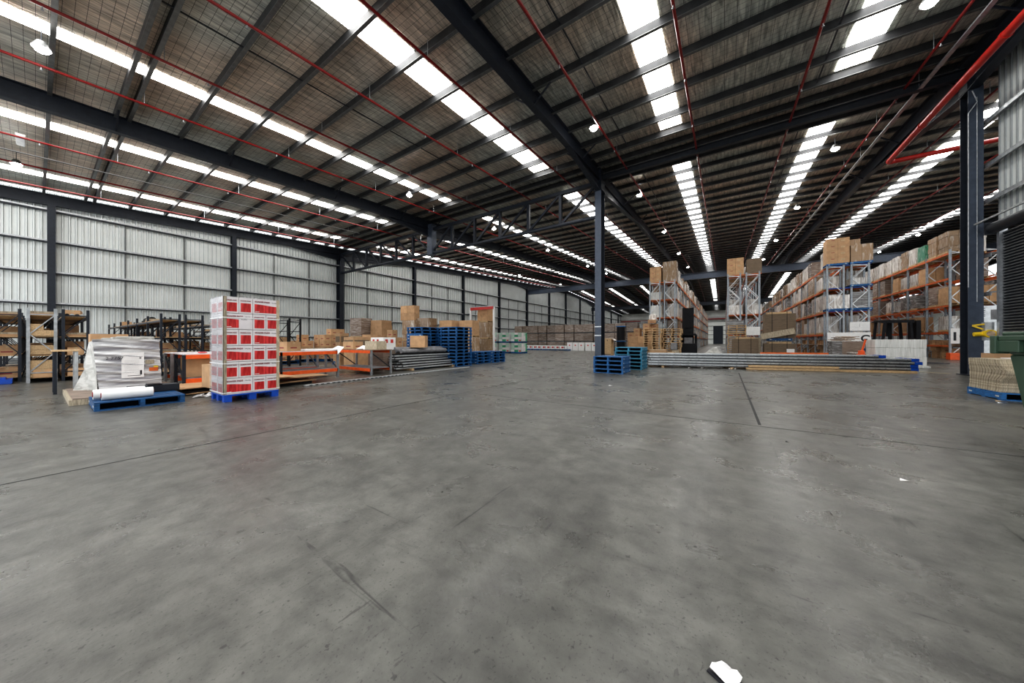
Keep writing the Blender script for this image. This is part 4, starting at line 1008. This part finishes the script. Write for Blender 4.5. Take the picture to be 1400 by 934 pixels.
big(-5.15, RYS - .4, 4.87, .95, .8, .7, 'filmblock', 'white wrapped load on the second level of the left rack', 'wrapped_load')
big(-5.15, RYS - .4, 3.27, .95, .8, 1.1, 'filmblock', 'white rounded load on the third level of the left rack', 'wrapped_load')
for (x, z, l) in ((.72, 3.27, 'left'), (1.95, 3.27, 'right')):
    big(x, RYS - .4, z, 1.0, .8, .75, 'filmwhite', 'grey white wrapped load on the third level of the middle rack, ' + l, 'wrapped_load')
# platform beams jutting to carry the end loads
for r, (x0_, x1_) in ((1, (-5.65, -3.45)), (2, (.2, 2.4)), (3, (6.0, 8.2))):
    for z in ((6.41, 4.86, 3.26) if r != 2 else (6.41, 3.26)):
        f = MB(); f.box(x0_, x1_, RYS - 1.0, RYS - .95, z - .07, z, 'orange' if r < 3 else 'bluep'); f.box(x0_, x1_, RYS - .1, RYS - .05, z - .1, z, 'orange')
        f.box(x0_, x1_, RYS - 1.0, RYS - .06, z - .02, z, 'wood')
        tag(f.build('end_platform'), 'orange beamed platform on the near end of the %s, %s' % (rname[r], {6.41: 'top', 4.86: 'middle', 3.26: 'low'}[z]), 'platform')
    for i, x in enumerate((x0_ + .05, x0_ + 1.0, x0_ + 1.2, x1_ - .05)):
        if i in (0, 2):
            q = bpy.data.objects.new('upright_frame', frame_me); COL.objects.link(q); q.location = (x0_ + (0 if i == 0 else 1.2), RYS - 1.0, 0)
            tag(q, 'pale steel ladder frame at near end of the %s, %s' % (rname[r], 'left' if i == 0 else 'right'), 'rack frame')

# aisle signs
def sign(x, y, z, w, h, t, label, tx, sz):
    o = empty('aisle_sign', (x, y, z)); tag(o, label, 'sign')
    f = MB(); f.box(0, w, -.01, .01, 0, h, 'white'); f.box(0, w, -.012, .012, -.02, 0, 'ink'); f.build('board', o)
    if t: text(t, sz, 'ink', o, faceY(tx, -.015, h * .22), bold=.02)
    return o
sign(6.05, RYS - 1.05, .95, 2.1, .8, 'C', 'wide white aisle sign low on the rack end behind the timber crate', 1.62, .62)
o = sign(7.15, RYS - 1.07, 1.85, .95, .6, '', 'blank white notice board above the aisle sign on the rack end', 0, 0)
f = MB()
for k in range(6): f.box(.08, .42, -.0115, -.011, .1 + k * .07, .105 + k * .07, 'grey'); f.box(.55, .85, -.0115, -.011, .1 + k * .07, .105 + k * .07, 'grey')
f.box(.47, .48, -.0115, -.011, .25, .5, 'ink'); f.build('printed_lines', o)
sign(11.85, RYS - .06, 1.0, 1.6, .95, '10', 'white aisle sign reading 10 on the orange rack beside the column', -.02, .72)
f = MB(); f.box(11.6, 12.9, RYS - .7, RYS - .2, 0, .42, 'orange_b'); tag(f.build('rack_guard', bevel=.02), 'bright orange steel guard at the foot of the right rack', 'guard')
f = MB(); f.box(6.0, 8.2, RYS - 1.5, RYS - 1.2, 0, .3, 'orange_b'); tag(f.build('rack_guard', bevel=.02), 'orange steel guard at the foot of the rack with blue pallets', 'guard')
sign(1.45, RYS - 1.05, 1.6, .85, .65, '', 'white notice board on the near end of the middle rack', 0, 0)

# ------------------------------------------------------------------ timber pallet stacks and goods behind the steel bundle
stack(pw, -3.95, 23.2, 13, PI / 2, label='raw timber pallet in left stack before the left rack', group='left timber pallet stack', jit=.03)
stack(pw, -2.85, 23.6, 13, PI / 2, label='raw timber pallet in the right stack before the left rack', group='right timber pallet stack', jit=.04)
stack(pw, .75, 28.2, 15, PI / 2, label='raw timber pallet in the tall stack before the middle rack', group='timber pallet stack at the middle rack', jit=.03)
f = MB(); f.box(-.42, .42, -.3, .3, 0, .62, 'card'); f.box(-.42, .42, -.3, .3, .62, .64, 'cardl'); o = f.build('carton', loc=(-3.15, 20.0, .03)); 
tag(o, 'large brown carton with faded dark print behind the steel bundle', 'carton')
f = MB(); f.box(-.2, .2, -.305, -.303, .28, .42, 'ink'); f.build('printed_mark', o)
f = MB(); f.box(-3.7, -2.6, 19.7, 20.3, 0, .03, 'wood'); tag(f.build('timber_board'), 'thin board under the large brown carton', 'board')
bk = MB(); bk.tube((0, 0, 0), (0, 0, .42), .13, 'white', 16, .16); bk.tube((0, 0, .42), (0, 0, .45), .17, 'white', 16); bk.box(-.08, .08, -.165, -.155, .12, .25, 'bluep'); bkp = proto(bk.build('bucket'))
bkp((-2.45, 20.3, 0), 0, 'white plastic bucket right of the large brown carton', 'bucket'); bkp((-2.1, 20.5, 0), .5, 'second white plastic bucket beside the reach truck', 'bucket')
stack(pw, -3.1, 21.8, 3, 0, label='timber pallet in the low stack behind the large brown carton', group='low timber pallets')

# cartons right of centre column
f = MB(); f.box(-.3, .3, -.3, .3, 0, 1.35, 'wood'); f.box(-.25, .25, -.303, -.3, .12, .17, 'ink'); f.box(-.02, .03, -.303, -.3, 1.15, 1.25, 'ink'); o = f.build('plywood_box', loc=(-7.35, 24.3, 0)); f = MB(); f.poly([(-.3, -.3, 1.35), (.3, -.3, 1.35), (.55, -.3, 1.2), (.55, .3, 1.2), (.3, .3, 1.36), (-.3, .3, 1.36)], 'paper'); f.build('lid', o)
tag(o, 'tall plywood box with open lid beside the centre column', 'box')
ba = MB(); ba.tube((0, 0, 0), (0, 0, 1.1), .33, 'black', 18); ba.tube((0, 0, 1.1), (0, 0, 1.18), .38, 'blue', 18); bap = proto(ba.build('drum'))
bap((-7.0, 26.5, 0), 0, 'dark drum with blue lid beside the centre column, lower', 'drum'); bap((-7.0, 26.5, 1.19), 0, 'dark drum with blue lid beside the centre column, upper', 'drum')
on_pallet(-6.3, 28.2, 2, 2, (5, 5, 6, 6), 'a', 'carton block behind the teal pallets, left', 'cartons behind the teal pallets', 0, pw, 'timber pallet')
on_pallet(-5.0, 28.0, 2, 3, (7, 6, 7, 6, 6, 7), 'a', 'carton block behind the teal pallets, right', 'cartons behind the teal pallets, right', 0, pw, 'timber pallet')
pile(-4.9, 24.6, 0.0, 3, 1, (3, 3, 2), 'e', 'large brown carton in the row before the carton block', 'large cartons before the carton block')
carton('b', (-4.9, 27.9, 2.6), .2, 'loose brown carton on top of the carton block behind teal pallets')
f = MB(); f.box(-.25, .25, -.25, .25, 0, .5, 'filmwhite'); f.tube((0, 0, .5), (0, 0, .56), .2, 'filmwhite', 10); tag(f.build('wrapped_load', loc=(-4.9, 28.4, 2.8)), 'small cream bundle on top of the highest cartons behind teal pallets', 'bundle')

# dark strapped cardboard blocks
def strapped(x, y, z, w, d, h, label):
    o = empty('strapped_board_stack', (x, y, z)); tag(o, label, 'board stack')
    f = MB(); q = 0; r_ = random.Random(int(x * 10 + z * 7))
    while q < h - .09: e = r_.uniform(0, .015); f.box(-w / 2 + e, w / 2 - e, -d / 2 + e, d / 2 - e, q, q + .07, 'cardd'); q += .072
    f.build('boards', o); f = MB(); f.box(-w * .36, w * .36, -d / 2, d / 2, q, q + .1, 'wood'); f.build('top_timber', o)
    for s in (-.25, .22):
        f = MB(); f.box(s * w - .012, s * w + .012, -d / 2 - .004, -d / 2, 0, q + .1, 'black'); f.build('strap', o)
    return q
strapped(1.1, 25.3, .15, 1.35, 1.1, 1.2, 'dark strapped stack of board with pale timber on top, before middle rack'); pw((1.1, 25.3, 0), 0, 'timber pallet under the dark strapped board stack', 'pallet')
pb((2.75, 25.0, 0), 0, 'blue pallet under the lower strapped board block', 'pallet')
strapped(2.75, 25.0, .15, 1.45, 1.1, .95, 'lower dark strapped board block with a paper label')
pb((2.75, 25.0, 1.18), 0, 'blue pallet between the two dark strapped board blocks', 'pallet')
strapped(2.75, 25.0, 1.34, 1.45, 1.1, 1.5, 'upper dark strapped board block beside the middle rack')
f = MB(); f.box(3.05, 3.4, 24.43, 24.44, .25, .7, 'paper'); tag(f.build('paper_label'), 'white paper label on the lower strapped board block', 'label')
f = MB(); f.box(-.78, .78, -.12, .12, 0, .34, 'cardl'); o = f.build('long_carton', loc=(2.65, 24.28, 1.42)); o.rotation_euler = (0, -.22, 0); tag(o, 'long pale carton leaning aslant on the strapped board block', 'carton')
f = MB(); f.box(-.5, .5, -.45, .45, 0, 1.4, 'cardl'); tag(f.build('pale_crate', loc=(1.6, 28.0, 0)), 'pale board crate between the timber pallets and the middle rack', 'crate')
load('grey', (.72, 31.3, 1.68), 0, 'dark flat load on the lowest level of the middle rack end')
f = MB(); f.box(.2, 2.4, 31.0, 32.0, 1.55, 1.66, 'orange'); tag(f.build('end_platform'), 'lowest orange platform at the near end of the middle rack', 'platform')

# white plastic heap
import bmesh
bmx = bmesh.new(); bmesh.ops.create_icosphere(bmx, subdivisions=4, radius=1)
hr = random.Random(9)
for v in bmx.verts:
    a = v.co.copy(); v.co = Vector((a.x * .72, a.y * .45, max(0, a.z) * .42 * (1 - .5 * abs(a.x - .2)) )) * (1 + .10 * math.sin(a.x * 9 + a.y * 7) + .05 * math.sin(a.z * 17 + a.x * 13))
    v.co.z = max(0, v.co.z)
me = bpy.data.meshes.new('plastic_heap'); bmx.to_mesh(me); bmx.free(); me.materials.append(M['shroud'])
o = bpy.data.objects.new('plastic_heap', me); COL.objects.link(o); o.location = (-.55, 19.8, 0); o.scale = (1, 1, 1.9); tag(o, 'crumpled white plastic sheet heaped on the floor behind the steel bundle', 'plastic sheet')

# ------------------------------------------------------------------ steel bundle across the floor
A = Vector((-2.8, 15.35, 0)); B = Vector((5.95, 17.95, 0)); dv = (B - A).normalized(); nv = Vector((-dv.y, dv.x, 0)); Lb = (B - A).length; ang = math.atan2(dv.y, dv.x)
def long_bar(Ln):
    o = empty('steel_beam', (0, 0, 0)); f = MB(); f.box(0, Ln, -.055, .055, .035, .095, 'galv'); f.box(0, Ln, -.055, -.02, .095, .105, 'galv_l'); f.box(0, Ln, .02, .055, .095, .105, 'galv_l'); f.box(0, Ln, -.02, .045, 0, .035, 'webdark'); f.box(0, Ln, -.057, -.055, .08, .095, 'galv_l')  # dark recessed strip paints the shadow gap between layers
    for k in range(int(Ln / .3)): f.box(.1 + k * .3, .13 + k * .3, -.057, -.055, .055, .07, 'dark')
    f.build('bar', o); f = MB(); f.box(Ln - .0, Ln + .015, -.06, .06, .0, .112, 'bluep'); f.box(Ln - .2, Ln, -.062, -.05, .01, .11, 'bluep'); f.build('end_cap', o)
    return o
lb = proto(long_bar(Lb)); ls = proto(long_bar(Lb - .9))
for lay in range(5):
    for c in range(7):
        p = A + nv * (c * .14 + .06) + dv * random.uniform(-.06, .06); z = .07 + lay * .113
        if lay == 4 and c in (0, 5, 6): continue
        (ls if lay == 4 else lb)((p.x, p.y, z), ang + random.uniform(-.003, .003), '%s long steel beam with blue cap in bundle, %s layer up' % (['front', 'second', 'third', 'fourth', 'fifth', 'sixth', 'rearmost'][c], ordn[lay].replace('nearest', 'first')), 'steel beam', 'bundle of long steel beams')
f = MB()
for s in (.06, .35, .65, .93):
    p = A + dv * (s * Lb); f.bar(p - nv * .05 + Vector((0, 0, .035)), p + nv * 1.05 + Vector((0, 0, .035)), .1, .07, 'wood')
tag(f.build('timber_bearer'), 'timber bearers under the bundle of long steel beams', 'timber', kind=None)
for k, (s0, s1, off, z, l) in enumerate(((.42, .98, .14, .04, 'long raw timber plank on the floor along the bundle'), (.40, .72, .22, .05, 'shorter timber plank in front of the steel bundle'), (.41, .73, .2, .15, 'timber plank lying on the shorter plank before the bundle'))):
    p, q = A + dv * s0 * Lb - nv * off, A + dv * s1 * Lb - nv * (off - .02); p.z = q.z = z; f = MB(); f.bar(p, q, .12, .08, 'wood'); tag(f.build('timber_plank'), l, 'timber')
f = MB(); p, q = A + dv * 4.6 + nv * 1.0, A + dv * 7.0 + nv * 1.05; p.z = q.z = .62; f.bar(p, q, .06, .12, 'orange'); p.z = q.z = .28; f.bar(p, q, .06, .5, 'dark'); tag(f.build('orange_beam'), 'orange rack beam lying along the back of the steel bundle', 'rack beam')
for k in range(9):
    f = MB(); p = A + dv * random.uniform(.1, .6) * Lb - nv * random.uniform(.06, .25); f.poly([(0, 0, .005), (.08, .02, .03), (.1, .09, .01), (.02, .07, .04)], random.choice(['paper', 'wood'])); tag(f.build('scrap_piece', loc=(p.x, p.y, 0)), 'small pale scrap on the floor along the steel bundle', 'scrap', 'scraps along the steel bundle')

# ------------------------------------------------------------------ white wrapped block, crate, forklifts
wb = empty('shrink_wrapped_block', (6.45, 21.7, 0)); tag(wb, 'large white shrink-wrapped block beside the right column', 'wrapped load')
f = MB(); f.box(-.82, .85, -.62, .62, 0, .1, 'filmblock'); f.build('pallet', wb, bevel=.02)
f = MB()
for k in range(3): e = (0, .012, .004)[k]; f.box(-.76 + e, .76 - e, -.58 + e, .58 - e, .1 + k * .38, .1 + (k + 1) * .38, 'filmblock')
f.build('wrapped_goods', wb, bevel=.02)
cr = empty('film_wrapped_crate', (5.4, 24.2, 0)); tag(cr, 'grey-brown cartons wrapped in film with timber scraps on top', 'crate')
f = MB(); f.box(-.58, -.2, -.5, .5, 0, 1.15, 'filmgrey'); f.box(-.2, .2, -.5, .5, 0, 1.15, 'cardg'); f.box(.205, .6, -.5, .5, 0, 1.15, 'cardg'); f.box(-.6, .62, -.52, .52, 1.15, 1.17, 'filmwhite'); f.build('wrapped_goods', cr)
for k in range(22):
    f = MB(); a = random.uniform(-.5, .5); f.bar((-.3 * random.random() - .1, 0, 0), (.3 * random.random() + .1, .1 * a, random.uniform(-.03, .03)), .07, .03, random.choice(['scrap', 'wood', 'cardg', 'scrap'])); 
    o = f.build('timber_offcut', loc=(5.4 + random.uniform(-.4, .4), 24.2 + random.uniform(-.35, .35), 1.20 + .03 * (k // 3))); o.rotation_euler.z = random.uniform(-1, 1); tag(o, 'short timber offcut in the heap on the film-wrapped crate', 'offcut', 'timber offcuts on the crate')
big(6.3, 27.0, 0, 1.0, .8, .75, 'blue', 'blue crates stacked between the wrapped crate and white block', 'blue_crate')
f = MB(); f.box(-.6, .6, -.4, .4, 0, .55, 'cardg'); f.box(-.62, .62, -.42, .42, .55, .6, 'filmwhite'); f.box(-.2, .2, -.44, -.42, .25, .5, 'redprint'); tag(f.build('wrapped_load', loc=(5.9, 22.9, 0)), 'low brown load under white film with a red cloth on it', 'wrapped load')

pj = empty('pallet_jack', (5.38, 21.6, 0)); tag(pj, 'orange pallet jack standing at the left end of the white wrapped block', 'pallet jack')
f = MB(); f.box(-.12, .12, -.22, .22, .08, .55, 'orange_b'); f.box(-.08, .08, -.16, .16, .55, .72, 'orange_b'); f.build('body', pj, bevel=.02)
f = MB(); f.bar((0, 0, .6), (.14, 0, 1.25), .06, .06, 'orange_b'); f.tube((.14, -.16, 1.25), (.14, .16, 1.25), .025, 'black', 8); f.build('handle', pj)
f = MB(); f.tube((0, -.12, .09), (0, .12, .09), .09, 'rubber', 14); f.build('wheel', pj)
f = MB(); f.box(-1.2, -.12, -.25, -.1, .05, .09, 'orange_b'); f.box(-1.2, -.12, .1, .25, .05, .09, 'orange_b'); f.build('forks', pj)
def forklift(x, y, rz, label, body='black', mast_h=3.3, guard=2.1, mast_only=False, sc=1.0):
    o = empty('forklift', (x, y, 0), rz); tag(o, label, 'forklift')
    f = MB(); f.box(-.6, .6, -.5, .5, .12, .7, body); f.box(-.75, -.35, -.48, .48, .25, 1.0, body); f.box(-.3, .1, -.4, .4, .7, .82, 'dark'); f.build('body', o, bevel=.04)
    f = MB()
    for (a, b) in ((-.6, -.45), (-.6, .41), (.5, -.45), (.5, .41)): f.bar((a, b, .65), (a + (.12 if a < 0 else -.1), b, guard), (.12 if a > 0 else .09), .09, 'black')
    f.box(-.6, .55, -.47, .47, guard, guard + .05, 'black')
    for k in range(6): f.box(-.55 + k * .2, -.45 + k * .2, -.45, .45, guard + .05, guard + .09, 'black')
    f.box(-.1, .08, .3, .45, .7, guard, 'black'); f.box(-.6, .55, -.47, -.42, guard - .06, guard, 'black')
    f.build('overhead_guard', o)
    f = MB(); f.box(-.35, .05, -.25, .25, .82, .95, 'grey'); f.box(-.38, -.28, -.25, .25, .9, 1.4, 'grey'); f.build('seat', o, bevel=.03)
    f = MB(); f.bar((.45, 0, .8), (.3, 0, 1.15), .04, .04, 'dark'); f.tube((.28, 0, 1.12), (.31, 0, 1.18), .16, 'dark', 16); f.build('steering_wheel', o)
    f = MB()
    for s in (-.34, .20): f.box(.66, .82, s, s + .15, .05, mast_h, 'black')
    for z in (.4, 1.2, 2.0, mast_h - .1): f.box(.70, .78, -.3, .3, z, z + .08, 'black')
    f.box(.70, .78, -.3, .3, .1, mast_h - .1, 'black'); f.build('mast', o)
    f = MB()
    for s in (-.25, .17): f.box(.82, 1.8, s, s + .1, .05, .09, 'dark'); f.box(.80, .85, s, s + .1, .05, .6, 'dark')
    f.build('forks', o)
    for (a, b) in ((-.45, -.5), (-.45, .4), (.5, -.5), (.5, .4)):
        f = MB(); f.tube((a, b, .2), (a, b + .12, .2), .2, 'rubber', 18); f.build('wheel', o)
    return o
forklift(-2.0, 24.3, PI / 2 + .1, 'black reach truck with a tall mast before the left rack', 'black', 3.45, 1.55)
forklift(7.3, 24.7, .1, 'orange and black forklift behind the white wrapped block', 'orange_b', 2.2, 2.15)
f = MB(); f.box(-.3, .1, -.25, .25, 0, .5, 'grey'); o = f.build('canvas_bag', loc=(-2.62, 23.2, .55), bevel=.08)
tag(o, 'grey padded bag hanging at the left of the reach truck', 'bag')
f = MB(); f.box(-2.8, -2.4, 22.9, 23.1, 0, .56, 'cardl'); f.box(-2.75, -2.5, 23.1, 23.4, 0, .55, 'dark'); tag(f.build('pale_box'), 'pale box standing at the left foot of the reach truck', 'box')

# ------------------------------------------------------------------ cardboard sheet pile + open box, green bin
pb((5.15, 11.25, 0), PI / 2, 'blue pallet under the wavy pile of flattened cardboard at the right', 'pallet')
sh = MB(); pts = []
n = 13
for k in range(n):
    y0_ = -.5 + k / n; pts += [(-.52, y0_), (-.52, y0_ + .05 / 1), (-.50, y0_ + .052), (-.50, y0_ + 1 / n)]
out = [(x, y) for x, y in pts] + [(.5, .5), (.5, -.5)]
def prism(f, out, z0, z1, m):
    nn = len(out); b = len(f.v); f.v += [(x, y, z0) for x, y in out] + [(x, y, z1) for x, y in out]; k = f._mi(m)
    f.f.append(tuple(b + nn - 1 - i for i in range(nn))); f.mi.append(k); f.f.append(tuple(b + nn + i for i in range(nn))); f.mi.append(k)
    for i in range(nn): j = (i + 1) % nn; f.f.append((b + i, b + j, b + nn + j, b + nn + i)); f.mi.append(k)
prism(sh, out, 0, .0245, 'cardl'); shp = proto(sh.build('cardboard_sheet'))
for k in range(26):
    t = k / 25.; ex = .20 * math.exp(-((t - .62) / .22) ** 2) + .02 * math.sin(t * 12)
    o = shp((5.15 + .008 * math.sin(t * 5), 11.3 - ex / 2, .155 + k * .0252), random.uniform(-.01, .01), 'flattened cardboard sheet in the wavy pile on the blue pallet', 'cardboard', 'wavy pile of flattened cardboard'); o.scale.y = 1 + ex
f = MB(); f.box(5.0, 5.6, 10.85, 11.65, .812, .825, 'paper'); tag(f.build('cover_sheet'), 'white cover sheet on top of the wavy cardboard pile', 'sheet')
f = MB()
w = .28
for q in ((-w, -w, -w, w), (w, -w, w, w), (-w, -w, w, -w), (-w, w, w, w)): f.bar((q[0], q[1], .2), (q[2], q[3], .2), .01, .4, 'card')
f.box(-w, w, -w, w, 0, .01, 'card'); f.poly([(-w, -w, .0), (w, -w, .0), (w, -w - .25, -.0), (-w, -w - .25, -.0)], 'card')
tag(f.build('open_carton', loc=(6.75, 15.6, .42)), 'open brown carton standing behind the wavy cardboard pile', 'carton')
f = MB(); f.box(6.4, 7.1, 15.3, 15.95, 0, .41, 'cardg'); tag(f.build('low_crate'), 'low brown crate carrying the open carton by the roller door', 'crate')

bn = empty('waste_bin', (3.0, 5.1, 0)); tag(bn, 'large dark green plastic waste bin cut by the right edge of the photo', 'bin')
def frustum(f, b, t, z0, z1, m):
    P = [(b[0], b[2], z0), (b[1], b[2], z0), (b[1], b[3], z0), (b[0], b[3], z0), (t[0], t[2], z1), (t[1], t[2], z1), (t[1], t[3], z1), (t[0], t[3], z1)]
    n = len(f.v); f.v += P; k = f._mi(m)
    for q in ((0, 3, 2, 1), (4, 5, 6, 7), (0, 1, 5, 4), (1, 2, 6, 5), (2, 3, 7, 6), (3, 0, 4, 7)): f.f.append(tuple(n + i for i in q)); f.mi.append(k)
f = MB(); frustum(f, (-.44, .52, -.45, .43), (-.52, .6, -.55, .56), .16, 1.05, 'bin'); frustum(f, (-.36, .44, -.36, .34), (-.44, .52, -.45, .43), .08, .16, 'bin'); frustum(f, (-.52, .6, -.55, .56), (-.53, .61, -.56, .57), 1.05, 1.2, 'bin'); f.build('body', bn, bevel=.02)
f = MB(); f.box(-.58, .66, -.62, -.54, 1.2, 1.25, 'bin'); f.box(-.58, .66, .56, .64, 1.2, 1.25, 'bin'); f.box(-.58, -.5, -.6, .62, 1.2, 1.25, 'bin'); f.box(.58, .66, -.6, .62, 1.2, 1.25, 'bin')
f.box(-.58, .66, .60, .64, 1.08, 1.2, 'bin'); f.box(-.58, -.54, .3, .64, 1.08, 1.2, 'bin'); f.box(-.58, -.54, -.6, -.3, 1.08, 1.2, 'bin'); f.box(-.60, -.5, .58, .66, 1.06, 1.25, 'bin'); f.build('rim', bn, bevel=.008)
f = MB(); f.box(-.55, .63, -.6, .6, 1.25, 1.29, 'bin'); f.build('lid', bn, bevel=.015)
for a in (-.38, .42):
    for b in (-.35, .35): f = MB(); f.tube((a, b - .03, .08), (a, b + .03, .08), .08, 'rubber', 16); f.box(a - .03, a + .03, b - .045, b + .045, .1, .16, 'galv'); f.build('castor', bn)

# ------------------------------------------------------------------ floor scraps
f = MB(); r_ = random.Random(2); P = [[Vector((.05 * (i - 2) / 2 * (1 - .15 * abs(j - 1.5)), .028 * (j - 1.5) , .006 + .016 * r_.random())) for j in range(4)] for i in range(5)]
for i in range(4):
    for j in range(3): f.poly([P[i][j], P[i + 1][j], P[i + 1][j + 1], P[i][j + 1]], 'paper' if (i + j) % 3 else 'filmmachine')
f.box(-.045, .03, -.05, -.035, 0, .008, 'ink'); f.box(.03, .05, -.01, .02, 0, .01, 'ink')
o = f.build('crumpled_wrapper', loc=(.005, 1.37, 0)); o.rotation_euler.z = -.5; o.scale = (.9, .9, .9); tag(o, 'crumpled pale paper wrapper lying on the floor close to the camera', 'litter')
for (x, y, s, m, l) in ((-2.55, 8.4, .09, 'paper', 'small white paper scrap on the floor before the low blue pallets'), (1.25, 4.1, .05, 'paper', 'tiny white scrap on the floor at the right'), (2.2, 3.6, .04, 'wood', 'tiny pale chip on the floor near the green bin'),
                        (4.45, 10.5, .1, 'wood', 'pale chip on the floor before the cardboard pile'), (4.35, 10.2, .08, 'paper', 'white scrap on the floor before the cardboard pile'), (-.3, 4.6, .03, 'ink', 'tiny dark chip on the open floor'), (.6, 4.9, .03, 'ink', 'tiny black chip beside the cross joint')):
    f = MB(); f.poly([(0, 0, .003), (s, .1 * s, .01), (s * 1.1, s * .6, .004), (.2 * s, .7 * s, .015)], m); f.poly([(s, .1 * s, .01), (s * 1.6, .3 * s, .003), (s * 1.1, s * .6, .004)], m); tag(f.build('floor_scrap', loc=(x, y, 0)), l, 'litter')

# ------------------------------------------------------------------ light, camera
w = bpy.data.worlds.new('sky'); SC.world = w; w.use_nodes = True
bg = w.node_tree.nodes['Background']; bg.inputs[0].default_value = (.94, .97, 1, 1); bg.inputs[1].default_value = 1.4

cam = bpy.data.cameras.new('camera'); co = bpy.data.objects.new('camera', cam); COL.objects.link(co)
cam.sensor_width = 36; cam.lens = 434.8 / 1400 * 36; cam.shift_y = -1.5 / 1400; cam.clip_end = 400; cam.clip_start = .05
co.location = (0, 0, 1.2); co.rotation_euler = (PI / 2, 0, math.atan(290 / 434.8))
SC.camera = co
SC.cycles.use_denoising = True
SC.view_settings.view_transform = 'Standard'
try: SC.view_settings.look = 'Medium High Contrast'
except Exception as e: print('LOOK', e)
SC.view_settings.exposure = .5
SC.cycles.max_bounces = 6; SC.cycles.diffuse_bounces = 4; SC.cycles.glossy_bounces = 3; SC.cycles.transparent_max_bounces = 8
SC.cycles.sample_clamp_indirect = 4

for o in SC.objects:
    if o.parent is None and 'label' in o:
        n = len(o['label'].split())
        if n > 16 or n < 4: print('LABEL', n, o.name, o['label'])
